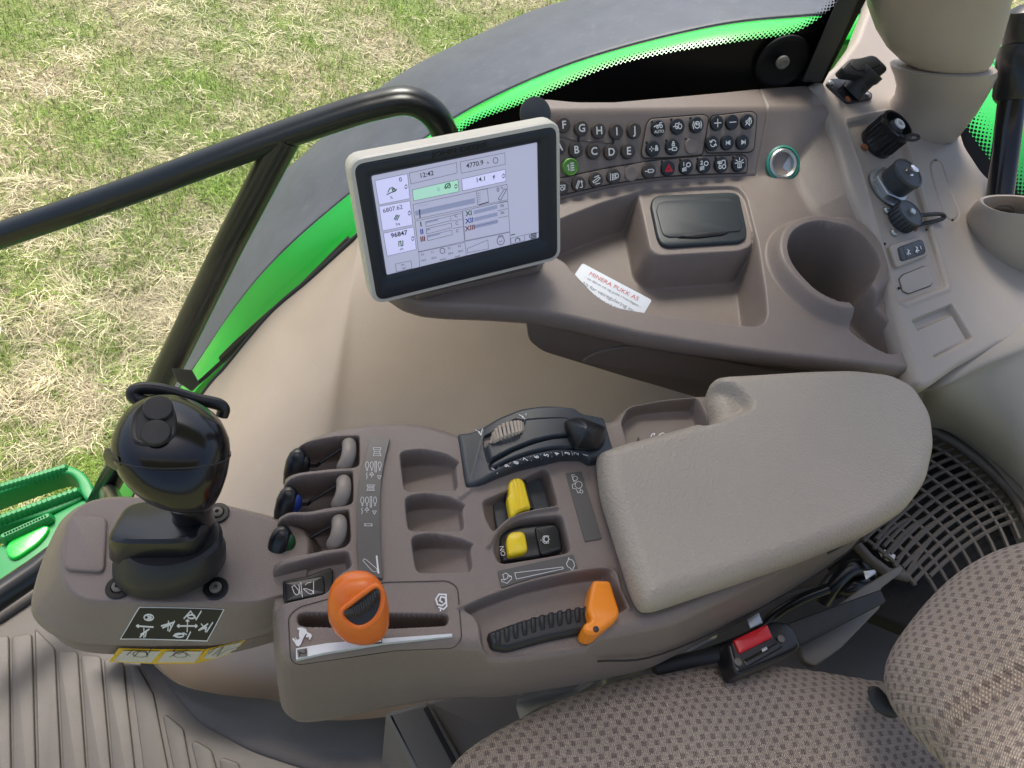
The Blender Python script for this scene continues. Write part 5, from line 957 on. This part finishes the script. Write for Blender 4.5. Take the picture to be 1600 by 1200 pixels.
part('middle_rail', prism(SFm, so([(-90, 285), (0, 250), (180, 190), (290, 148), (305, 165), (300, 185), (180, 235), (0, 285), (-90, 320)]), -.07, -.01, .006), GRN2, stp)
part('tread_plate', prism(SFm, so([(-90, 400), (0, 345), (150, 255), (310, 172), (356, 185), (300, 320), (240, 430), (115, 470), (0, 525), (-90, 570)]), -.10, -.015, .008), GRN2, stp)
part('slot_rim', prism(SFm, so([(15, 360), (60, 320), (140, 282), (190, 285), (150, 345), (50, 415), (20, 400)]), -.03, -.006, .004), GRN, stp)
tt = []
for (x0, y0, x1, y1) in ((0, 150, 240, 78), (0, 268, 285, 165), (20, 335, 180, 262)):
    for k in range(16):
        t = k/15; tt.append(lathe(SFm.px(*Z1('o', x0+(x1-x0)*t, y0+(y1-y0)*t), -.002), (0, 0, 1), [(.012, -.01), (.010, .004), (.005, .010)], 6))
so_ = part('serration', join(tt), GRN2, stp); so_['kind'] = 'stuff'

# ================================================================== REAR WINDOW AND WHAT SHOWS THROUGH IT
GL2 = glassmat('rear glass with dotted frit', .0080, .036)
rc_ = [Pd(x, y, 1.06) for x, y in ((1478, 100), (1488, 150), (1502, 186), (1530, 228), (1565, 272), (1612, 326), (1670, 390))]
dr = unit(CR*.75+CU*.55)
me = pane('rear_window', rc_, [-.12, -.03, 0, .01, .02, .03, .04, .1, .3], dr, GL2)
rwin = solo('rear_window', me, GL2, 'rear window pane with dotted black border and etched glass marking', 'window')
RW = plane(rc_[2], rc_[4], rc_[2]+dr*.2)
if RW.N@(CAM-RW.o) < 0: RW.N = -RW.N; RW.V = np.cross(RW.N, RW.U)
def rt_(s_, x, y, h_, x2, y2, sx=1.): flat('etched_marking', textpx(RW, s_, Z1('v', x, y), Z1('v', x2, y2), h_, .001, .01, True, sx), KINK, rwin)
for s_, x, y, h_ in (('DEERE', 808, 150, 8.5), ('43R-00', 812, 172, 3.6), ('AS2 M10', 806, 186, 3.2), ('RM 001 507', 792, 200, 4), ('DOT 80', 786, 216, 4), ('0 0 0 0', 770, 224, 4.5), ('E 000059', 770, 240, 3.4), ('PILKINGTON', 752, 250, 5)): rt_(s_, x, y, h_, x-60, y-42)
fr2 = thing('far_fender', Pd(1560, 200, 1.55), 'glossy green fender seen through the rear window behind the hand post', 'fender')
g2 = [[Pd(x, y, d) for x, y, d in r] for r in ([(1440, 150, 1.5), (1475, 130, 1.5), (1520, 92, 1.6), (1570, 62, 1.7), (1680, 10, 1.8)], [(1440, 240, 1.42), (1480, 220, 1.42), (1530, 195, 1.46), (1600, 160, 1.52), (1700, 110, 1.6)], [(1460, 330, 1.45), (1500, 310, 1.45), (1560, 285, 1.48), (1640, 250, 1.52), (1740, 200, 1.6)], [(1500, 460, 1.6), (1540, 440, 1.6), (1600, 410, 1.6), (1700, 380, 1.65), (1790, 330, 1.7)])]
V, Fc, _, _ = patch(g2, 6, 6); link('fender_skin', mesh('fender_skin', V, Fc, True), GRN, fr2)

# ================================================================== REAR WALL, GRILLE
rw_ = [[Pz(x, y, z) for x, y, z in r] for r in ([(1425, 606, -.03), (1470, 592, -.005), (1530, 560, .0), (1600, 528, .0), (1700, 480, .0)], [(1425, 615, -.06), (1470, 610, -.02), (1530, 588, -.015), (1600, 562, -.01), (1700, 520, -.01)], [(1430, 645, -.11), (1475, 650, -.085), (1540, 655, -.065), (1610, 650, -.05), (1710, 640, -.05)], [(1436, 664, -.135), (1485, 676, -.13), (1545, 715, -.125), (1615, 775, -.115), (1720, 860, -.10)], [(1436, 668, -.15), (1480, 682, -.145), (1540, 722, -.14), (1606, 784, -.13), (1710, 870, -.12)])]
rw_.append([p+np.array([.02, .04, -.25]) for p in rw_[-1]])
rw_.insert(0, [p+np.array([-.01, .09, -.02]) for p in rw_[0]])
V, Fc, _, _ = patch(rw_, 8, 6); solo('rear_wall_panel', mesh('rear_wall_panel', V, Fc, True), mat('grey beige wall', (.29, .265, .23), .5, bump=('n', 500, .3), dirt=.25, dirtcol=(.36, .34, .3)), 'smooth grey beige wall panel behind the armrest, below the trim panel', 'wall panel')
GF = Frame((0, 0, -.145)); gp = lambda x, y, h=0: GF.px(*Z1('s', x, y), h)
gr = thing('air_grille', gp(960, 300, -.03), 'curved lattice air grille over dark foam between armrest and seat back', 'grille')
arc = [(815, 20), (870, 68), (940, 105), (1010, 155), (1075, 212), (1130, 270), (1172, 335), (1200, 400)]
ac = catmull([np.array(p, float) for p in arc], 5)
part('frame', tube([gp(*p, .004) for p in ac], .0065, 12), GRIL, gr)
def gok(p): return (p[1]-440)-(p[0]-610)*.75 < 0 and p[0] < 1200
def bars(q, r):
    run = []
    for p in list(q)+[None]:
        if p is not None and gok(p): run.append(p)
        else:
            if len(run) > 2: part('lattice_bar', tube([gp(*w_, -.004) for w_ in run], r, 7), GRIL, gr)
            run = []
for k in range(1, 10):
    bars([np.array([p[0]-38*k*.95, p[1]+34*k+0*p[0]]) for p in ac], .0026)
for k in range(0, 17):
    p = ac[2*k] if 2*k < len(ac) else ac[-1]; bars([p+np.array([-46.*t, 10.*t+2.6*t*t]) for t in range(12)], .0026)
for k in range(5):
    bars([np.array([560.+55*k+20*t, 560.-36*t+1.6*t*t]) for t in range(10)], .0024)
part('foam', prism(Frame((0, 0, -.175)), [GF.uv(*Z1('s', *p)) for p in ((480, 0), (860, 20), (1020, 140), (1180, 330), (1260, 500), (1100, 800), (700, 640), (560, 420))], -.02, 0, .004), FOAM, gr)
part('edge_lip', tube([gp(*p, .002) for p in ((620, 455), (660, 500), (720, 545), (790, 560))], .006, 10), GRIL, gr)
part('paper_scrap', prism(GF, [GF.uv(*Z1('s', *p)) for p in ((705, 468), (722, 462), (757, 480), (757, 496), (735, 498), (712, 482))], -.008, -.005, .0005), INK, gr)

# ================================================================== SEAT
def fabric():
    m = bpy.data.materials.new('woven seat fabric'); m.use_nodes = True; n = m.node_tree; L = n.links.new; B = n.nodes['Principled BSDF']; B.inputs['Roughness'].default_value = .9; B.inputs['Sheen Weight'].default_value = .3; B.inputs['Specular IOR Level'].default_value = .15
    uv = n.nodes.new('ShaderNodeUVMap'); wn = n.nodes.new('ShaderNodeTexNoise'); wn.inputs['Scale'].default_value = 25; L(uv.outputs[0], wn.inputs['Vector'])
    wv = n.nodes.new('ShaderNodeVectorMath'); wv.operation = 'MULTIPLY_ADD'; wv.inputs[1].default_value = (.006,)*3; L(wn.outputs['Color'], wv.inputs[0]); L(uv.outputs[0], wv.inputs[2]); sp = n.nodes.new('ShaderNodeSeparateXYZ'); L(wv.outputs[0], sp.inputs[0])
    def mth(op, a, b=None):
        q = n.nodes.new('ShaderNodeMath'); q.operation = op
        for i, x in enumerate((a, b)):
            if x is None: continue
            if isinstance(x, (int, float)): q.inputs[i].default_value = x
            else: L(x, q.inputs[i])
        return q.outputs[0]
    px_, py_ = .0104, .0060
    v = mth('DIVIDE', sp.outputs[1], py_); row = mth('FLOOR', v); u = mth('ADD', mth('DIVIDE', sp.outputs[0], px_), mth('MULTIPLY', mth('MODULO', row, 2.), .5))
    fu = mth('ABSOLUTE', mth('SUBTRACT', mth('FRACT', u), .5)); fv = mth('ABSOLUTE', mth('SUBTRACT', mth('FRACT', v), .5))
    nz = n.nodes.new('ShaderNodeTexNoise'); nz.inputs['Scale'].default_value = 900; L(uv.outputs[0], nz.inputs['Vector']); e = mth('MULTIPLY', mth('SUBTRACT', nz.outputs[0], .5), .22)
    ins = mth('MULTIPLY', mth('LESS_THAN', mth('ADD', fu, e), .20), mth('LESS_THAN', mth('ADD', fv, e), .32))
    w1 = n.nodes.new('ShaderNodeTexWave'); w1.inputs['Scale'].default_value = 190; w1.bands_direction = 'X'; w1.inputs['Distortion'].default_value = 1.5; w1.inputs['Detail'].default_value = 2; w1.inputs['Detail Scale'].default_value = 3; L(uv.outputs[0], w1.inputs['Vector'])
    w2 = n.nodes.new('ShaderNodeTexWave'); w2.inputs['Scale'].default_value = 120; w2.bands_direction = 'Y'; w2.inputs['Distortion'].default_value = 1.5; L(uv.outputs[0], w2.inputs['Vector'])
    wk = mth('MULTIPLY', w1.outputs[0], mth('ADD', mth('MULTIPLY', w2.outputs[0], .6), .4))
    rp = n.nodes.new('ShaderNodeMix'); rp.data_type = 'RGBA'; L(wk, rp.inputs['Factor']); rp.inputs['A'].default_value = (.42, .33, .265, 1); rp.inputs['B'].default_value = (.82, .665, .56, 1)
    r2 = n.nodes.new('ShaderNodeMix'); r2.data_type = 'RGBA'; L(mth('MULTIPLY', ins, .85), r2.inputs['Factor']); L(rp.outputs['Result'], r2.inputs['A']); r2.inputs['B'].default_value = (.22, .16, .14, 1)
    n4 = n.nodes.new('ShaderNodeTexNoise'); n4.inputs['Scale'].default_value = 9; n4.inputs['Detail'].default_value = 5; L(uv.outputs[0], n4.inputs['Vector']); sc = n.nodes.new('ShaderNodeVectorMath'); sc.operation = 'SCALE'; L(r2.outputs['Result'], sc.inputs[0]); L(mth('ADD', mth('MULTIPLY', n4.outputs[0], .5), .72), sc.inputs['Scale']); L(sc.outputs[0], B.inputs['Base Color'])
    bp = n.nodes.new('ShaderNodeBump'); bp.inputs['Strength'].default_value = 1.; bp.inputs['Distance'].default_value = .0020; L(mth('SUBTRACT', wk, mth('MULTIPLY', ins, .6)), bp.inputs['Height']); L(bp.outputs[0], B.inputs['Normal']); return m
FAB = fabric()
seat = thing('driver_seat', Pz(1100, 1150, -.30), 'driver seat in brown dotted woven fabric, cushion and rounded back bolster', 'seat')
CFr = Frame((0, 0, 0), U=FWD)
cush = fillet([CFr.uv(*p, -.125) for p in [(690, 1230), (703, 1198), (735, 1166), (800, 1128), (880, 1090), (1000, 1052), (1150, 1035), (1250, 1045), (1345, 1062), (1480, 1075), (1640, 1120), (1700, 1300), (1500, 1500), (900, 1500), (680, 1350)]], .03)
cm = grid_mesh(CFr, cush, lambda X, Y, D: -.088+edge(D, .055, .04)+.004*np.sin(X*40)*np.cos(Y*30), .004, [(.001, .02), (-.008, .05), (-.03, .07)], True, 'cushion')
link('cushion', cm, FAB, seat)
BKp = plane(Pd(1345, 1045, .605), Pd(1600, 1120, .475), Pd(1560, 830, .60)); BKp.N = BKp.N if BKp.N@(CAM-BKp.o) > 0 else -BKp.N
BK = Frame(BKp.o, BKp.N, BKp.px(1600, 1120)-BKp.px(1345, 1045))
bko = fillet([BK.uv(*p) for p in [(1720, 790), (1660, 795), (1595, 802), (1530, 822), (1470, 857), (1420, 902), (1382, 948), (1352, 990), (1338, 1028), (1342, 1060), (1368, 1092), (1405, 1130), (1445, 1200), (1500, 1300), (1720, 1300)]], .02)
sgl = [BK.uv(*p) for p in [(1396, 1128), (1418, 1137), (1470, 1120), (1516, 1097), (1600, 1046), (1720, 980)]]
def bk_h(X, Y, D):
    H = edge(D, .06, .045); d = dline(X, Y, sgl, .06); return H-.012*np.exp(-(d/.009)**2)
link('back_bolster', grid_mesh(BK, bko, bk_h, .003, [(-.002, .02), (-.012, .05), (-.03, .07)], True, 'back_bolster'), FAB, seat)
part('bolster_trim', hull([Pd(*Z1('s', x, y), d) for x, y in ((655, 925), (690, 925), (775, 1020), (745, 1036), (712, 1030), (672, 1000), (655, 960)) for d in (.612, .635)], .004), BLKM, seat)
part('side_bracket', prism(Frame((0, 0, -.12)), fillet([Frame((0, 0, -.12)).uv(*Z1('s', *p)) for p in [(425, 795), (448, 742), (560, 650), (640, 592), (765, 518), (776, 530), (765, 548), (700, 598), (700, 660), (565, 800), (548, 812), (480, 860), (440, 840)]], .004), -.008, 0, .002), DUST, seat, 'dark grey metal bracket beside the cushion')
# belt buckle
BU = Frame((0, 0, -.062)); bu = lambda pts, r=.003: fillet([BU.uv(*Z1('s', *p)) for p in pts], r)
bk = thing('belt_buckle', BU.px(*Z1('s', 310, 800), -.03), 'black seat belt buckle with red release button between armrest and seat', 'seat belt buckle')
part('body', prism(BU, bu([(186, 778), (205, 765), (320, 713), (342, 700), (385, 702), (418, 728), (441, 785), (425, 802), (345, 838), (240, 881), (222, 880), (207, 850)]), -.03, -.004, .004), BLK, bk)
part('face_plate', prism(BU, bu([(200, 774), (325, 716), (348, 765), (372, 770), (378, 792), (245, 866), (228, 866), (215, 838)], .002), -.01, -.002, .002), BLKM, bk)
part('release_button', prism(BU, bu([(205, 772), (318, 718), (336, 764), (226, 818)], .002), -.006, .001, .0015, dome=.0008), RED, bk)
part('latch_slot', prism(BU, bu([(240, 838), (355, 778), (366, 795), (252, 860)], .002), -.006, -.0012, .0005), BLKG, bk)
for x, y in ((220, 846), (364, 768)): part('screw', lathe(BU.px(*Z1('s', x, y), -.002), (0, 0, 1), [(.0034, 0), (.0034, .0012), (.002, .0016)], 14), DUST, bk)
part('tongue_mark', prism(BU, bu([(300, 800), (318, 792), (322, 802), (305, 812)], .0005), -.004, -.0005, .0004), STEEL, bk)
part('strap', tube(catmull([BU.px(*Z1('s', *p), h) for p, h in (((-60, 870), -.05), ((60, 838), -.045), ((200, 812), -.02))], 4), .007, 10), RUB, bk)
part('strap_anchor', prism(Frame((0, 0, -.085)), [Frame((0, 0, -.085)).uv(*Z1('s', *p)) for p in ((380, 715), (700, 600), (720, 640), (430, 790))], -.01, 0, .003), RUB, bk)

# ================================================================== UNDER THE SEAT
sb = thing('seat_suspension', Pz(720, 1180, -.6), 'dark taupe seat suspension housing and rail below the console', 'seat base')
SBF = Frame((0, 0, -.33)); sbp = lambda pts: [SBF.uv(*p) for p in pts]
part('side_cover', prism(SBF, fillet(sbp([(664, 1095), (1100, 960), (1500, 850), (1800, 1100), (1500, 1500), (800, 1500), (765, 1260)]), .01), -.28, 0, .006), mat('suspension cover', (.13, .115, .098), .5, bump=('n', 400, .3), dirt=.2, dirtcol=(.14, .13, .115)), sb)
part('rail', prism(SBF, fillet(sbp([(600, 1118), (668, 1098), (760, 1260), (800, 1330), (720, 1330), (655, 1230)]), .006), -.28, .012, .006), DUST, sb)
part('rail_slot', prism(SBF, sbp([(660, 1112), (667, 1108), (745, 1255), (736, 1258)]), -.01, .0128, .0003), KINK, sb)
hs = thing('cable_bundle', Pz(1320, 910, -.2), 'black corrugated hoses and cables in the gap behind the buckle', 'cables')
for pts, r in (([(270, 780, -.2), (330, 700, -.2), (420, 640, -.18), (520, 600, -.17)], .006), ([(500, 640, -.19), (540, 580, -.17), (600, 530, -.16), (660, 540, -.17)], .011), ([(520, 620, -.2), (590, 600, -.17), (650, 580, -.17)], .008), ([(100, 820, -.2), (250, 760, -.2), (350, 690, -.2)], .005)):
    part('hose', tube(catmull([Pz(*Z1('s', x, y), z) for x, y, z in pts], 5), r, 12), BLK, hs)
part('metal_tab', hull([Pz(*Z1('s', x, y), z) for x, y in ((240, 675), (285, 665), (305, 715), (262, 735)) for z in (-.16, -.164)], .001), STEEL, hs)
part('clip', hull([Pz(*Z1('s', x, y), z) for x, y in ((640, 540), (680, 535), (685, 548), (650, 572)) for z in (-.13, -.14)], .001), STEEL, hs)
bgp = []
for j in range(6):
    bgp.append([Pz(812+i*38+RNG.normal()*5, 1118-i*14-j*13+RNG.normal()*4, -.19+.022*RNG.random()) for i in range(9)])
V, Fc, _, _ = patch(bgp, 3, 3); solo('plastic_bag', mesh('plastic_bag', V, Fc, True), BAG, 'crumpled cloudy plastic film squeezed between console and seat cushion', 'plastic bag')

# ================================================================== FLOOR
FL = Frame((0, 0, -.62)); fpts = [FL.uv(*p) for p in [(-260, 1085), (0, 968), (52, 932), (160, 860), (420, 840)]]
fpts += [FL.uv(700, 900), FL.uv(1500, 900), FL.uv(2200, 1500), FL.uv(1400, 2600), FL.uv(-900, 2600)]
struct('cab_floor', mesh('cab_floor', *prism(FL, fpts, -.05, 0, .004), True, 40), FLOORM)
fo = bpy.data.objects['cab_floor']
def rail(p, q): return [np.array(Z1('o', *p)), np.array(Z1('o', *q))]
LN = [((-420, 760), (-440, 1600)), ((-330, 745), (-340, 1600)), ((-240, 735), (-240, 1600)), ((-130, 725), (-120, 1600)), ((-45, 712), (-30, 1600)), ((42, 706), (58, 1600)), ((128, 672), (155, 1600)), ((214, 760), (258, 1600)), ((300, 775), (360, 1600)), ((386, 790), (460, 1600)), ((468, 800), (560, 1600))]
for i in range(len(LN)-1):
    (a, b), (c, d) = LN[i], LN[i+1]
    q = [a, (c[0]-6, max(a[1], c[1])-8), (d[0]-7, d[1]), b]; q[0] = (a[0]+4, a[1]+4)
    part('mat_rib', prism(FL, fillet([FL.uv(*Z1('o', *p)) for p in q], .006), -.002, .0045, .002), FLOORM, fo)
for isl in ([(490, 825), (515, 815), (578, 925), (640, 1240), (700, 1600), (600, 1600), (545, 1240)], [(612, 1010), (625, 1000), (690, 1055), (722, 1230), (790, 1600), (735, 1600)], [(718, 1108), (735, 1098), (796, 1135), (830, 1260), (900, 1600), (840, 1600)], [(822, 1172), (840, 1162), (895, 1182), (930, 1300), (1000, 1600), (940, 1600)]):
    part('mat_rib', prism(FL, fillet([FL.uv(*Z1('o', *p)) for p in isl], .004), -.002, .0045, .002), FLOORM, fo)
part('floor_lip', tube([FL.px(*p, .004) for p in [(-260, 1080), (0, 962), (54, 926), (165, 856)]], .010, 10), FLOORM, fo)

# ================================================================== ROOF STRIPS (unseen, added above the camera to block sun and shape skylight)
rf = []
for l0, l1 in ((.10, .64), (-1.3, -.62)):
    q_ = [FWD*a+LAT*b+np.array([0, 0, 1.0]) for a, b in ((-1.0, l0), (1.1, l0), (1.1, l1), (-1.0, l1))]; rf.append((q_+[p+up*.15 for p in q_], [(3, 2, 1, 0), (4, 5, 6, 7), (0, 1, 5, 4), (1, 2, 6, 5), (2, 3, 7, 6), (3, 0, 4, 7)]))
struct('roof_sun_blocker', mesh('roof_sun_blocker', *join(rf), False), mat('pale sun blocker', (.42, .40, .37), .8))

# ================================================================== GROUND AND GRASS
ZG = -2.25
gm = bpy.data.materials.new('dry meadow soil'); gm.use_nodes = True; n = gm.node_tree; L = n.links.new; B = n.nodes['Principled BSDF']; B.inputs['Roughness'].default_value = .95; tc = n.nodes.new('ShaderNodeTexCoord')
n1 = n.nodes.new('ShaderNodeTexNoise'); n1.inputs['Scale'].default_value = 1.4; n1.inputs['Detail'].default_value = 5; L(tc.outputs['Object'], n1.inputs[0]); n2 = n.nodes.new('ShaderNodeTexNoise'); n2.inputs['Scale'].default_value = 45; n2.inputs['Detail'].default_value = 8; L(tc.outputs['Object'], n2.inputs[0])
cr = n.nodes.new('ShaderNodeValToRGB'); cr.color_ramp.elements[0].position = .38; cr.color_ramp.elements[0].color = (.42, .36, .22, 1); cr.color_ramp.elements[1].position = .6; cr.color_ramp.elements[1].color = (.24, .30, .09, 1); L(n1.outputs[0], cr.inputs[0])
mm = n.nodes.new('ShaderNodeVectorMath'); mm.operation = 'SCALE'; mr = n.nodes.new('ShaderNodeMapRange'); mr.inputs['From Min'].default_value = .3; mr.inputs['From Max'].default_value = .7; mr.inputs['To Min'].default_value = .45; mr.inputs['To Max'].default_value = 1.35; L(n2.outputs[0], mr.inputs[0]); L(mr.outputs[0], mm.inputs['Scale']); L(cr.outputs[0], mm.inputs[0]); L(mm.outputs[0], B.inputs['Base Color'])
bp = n.nodes.new('ShaderNodeBump'); bp.inputs['Distance'].default_value = .03; L(n2.outputs[0], bp.inputs['Height']); L(bp.outputs[0], B.inputs['Normal'])
struct('ground', mesh('ground', [(-150, -150, ZG), (150, -150, ZG), (150, 150, ZG), (-150, 150, ZG)], [(0, 1, 2, 3)], False), gm)
def vnoise(x, y, s, seed):
    r = np.random.default_rng(seed); G = r.random((64, 64)); x = x*s+100; y = y*s+100; i = np.floor(x).astype(int); j = np.floor(y).astype(int); fx = sst(x-i); fy = sst(y-j); i %= 63; j %= 63
    return (G[i, j]*(1-fx)+G[i+1, j]*fx)*(1-fy)+(G[i, j+1]*(1-fx)+G[i+1, j+1]*fx)*fy
NB = 340000
ang = RNG.uniform(math.radians(-72), math.radians(42), NB*2); rr = 1.25*(14/1.25)**RNG.random(NB*2)      # denser close to the cab
X = rr*np.sin(ang)-.2; Y = rr*np.cos(ang)-.3
cl = np.round(X/.09+RNG.normal(0, .35, len(X))), np.round(Y/.09+RNG.normal(0, .35, len(X))); hsh = np.abs(np.sin(cl[0]*12.9898+cl[1]*78.233)*43758.5)%1
gn = vnoise(X, Y, 1.3, 1)*.34+vnoise(X, Y, 4, 2)*.36+vnoise(X, Y, 11, 3)*.30
ok = RNG.random(len(X)) < (.55+.45*hsh); X, Y, gn, hsh, rr = [q[ok][:NB] for q in (X, Y, gn, hsh, rr)]; NB = len(X)
green = (gn+RNG.normal(0, .10, NB)+.10*(hsh-.5)) > .455
ln = np.where(green, RNG.uniform(.03, .075, NB), RNG.uniform(.035, .10, NB))*(.7+.6*hsh); az = RNG.uniform(0, 2*np.pi, NB); az = np.where(green, az, hsh*2*np.pi*3+RNG.normal(0, .9, NB))
lean = np.where(green, RNG.uniform(.1, .9, NB), RNG.uniform(.9, 1.5, NB)); wd = (.0011+.0007*rr*.35)*RNG.uniform(.7, 1.4, NB)
V = np.zeros((NB, 8, 3)); curl = RNG.normal(0, .7, NB); px_, py_, pz_ = X.copy(), Y.copy(), np.full(NB, ZG)+np.where(green, 0, RNG.random(NB)*.03)*(hsh+.3)
for k in range(4):
    a = az+curl*k/3; V[:, 2*k, 0] = px_-np.sin(a)*wd*(1-k*.28); V[:, 2*k, 1] = py_+np.cos(a)*wd*(1-k*.28); V[:, 2*k, 2] = pz_; V[:, 2*k+1, 0] = px_+np.sin(a)*wd*(1-k*.28); V[:, 2*k+1, 1] = py_-np.cos(a)*wd*(1-k*.28); V[:, 2*k+1, 2] = pz_+wd*.5
    le = np.clip(lean+k*.22, 0, 1.75); px_ = px_+np.cos(a)*np.sin(le)*ln/3; py_ = py_+np.sin(a)*np.sin(le)*ln/3; pz_ = np.maximum(pz_+np.cos(le)*ln/3, ZG+.004)
me = bpy.data.meshes.new('grass'); me.vertices.add(NB*8); me.vertices.foreach_set('co', V.astype(np.float32).ravel())
q = np.array([[0, 1, 3, 2], [2, 3, 5, 4], [4, 5, 7, 6]]); T = (np.arange(NB)[:, None, None]*8+q[None]).reshape(-1, 4); me.loops.add(T.size); me.loops.foreach_set('vertex_index', T.astype(np.int32).ravel()); me.polygons.add(len(T)); me.polygons.foreach_set('loop_start', np.arange(0, T.size, 4, dtype=np.int32)); me.update(calc_edges=True)
c0 = np.where(green[:, None], np.array([.26, .40, .09])*RNG.uniform(.6, 1.45, (NB, 1))+np.array([.13, .10, .03])*RNG.random((NB, 1)), np.array([.72, .64, .42])*RNG.uniform(.5, 1.3, (NB, 1)))
c0 = c0*(.68+.5*hsh[:, None])*(.85+.3*vnoise(X, Y, 6, 9)[:, None])
ca = me.color_attributes.new('tint', 'FLOAT_COLOR', 'POINT'); cc = np.ones((NB, 8, 4)); cc[:, :, :3] = c0[:, None, :]; ca.data.foreach_set('color', cc.astype(np.float32).ravel())
gmt = bpy.data.materials.new('grass blades'); gmt.use_nodes = True; n = gmt.node_tree; B = n.nodes['Principled BSDF']; at = n.nodes.new('ShaderNodeAttribute'); at.attribute_name = 'tint'; n.links.new(at.outputs['Color'], B.inputs['Base Color']); B.inputs['Roughness'].default_value = .7; B.inputs['Specular IOR Level'].default_value = .25
struct('grass', me, gmt, 'stuff')
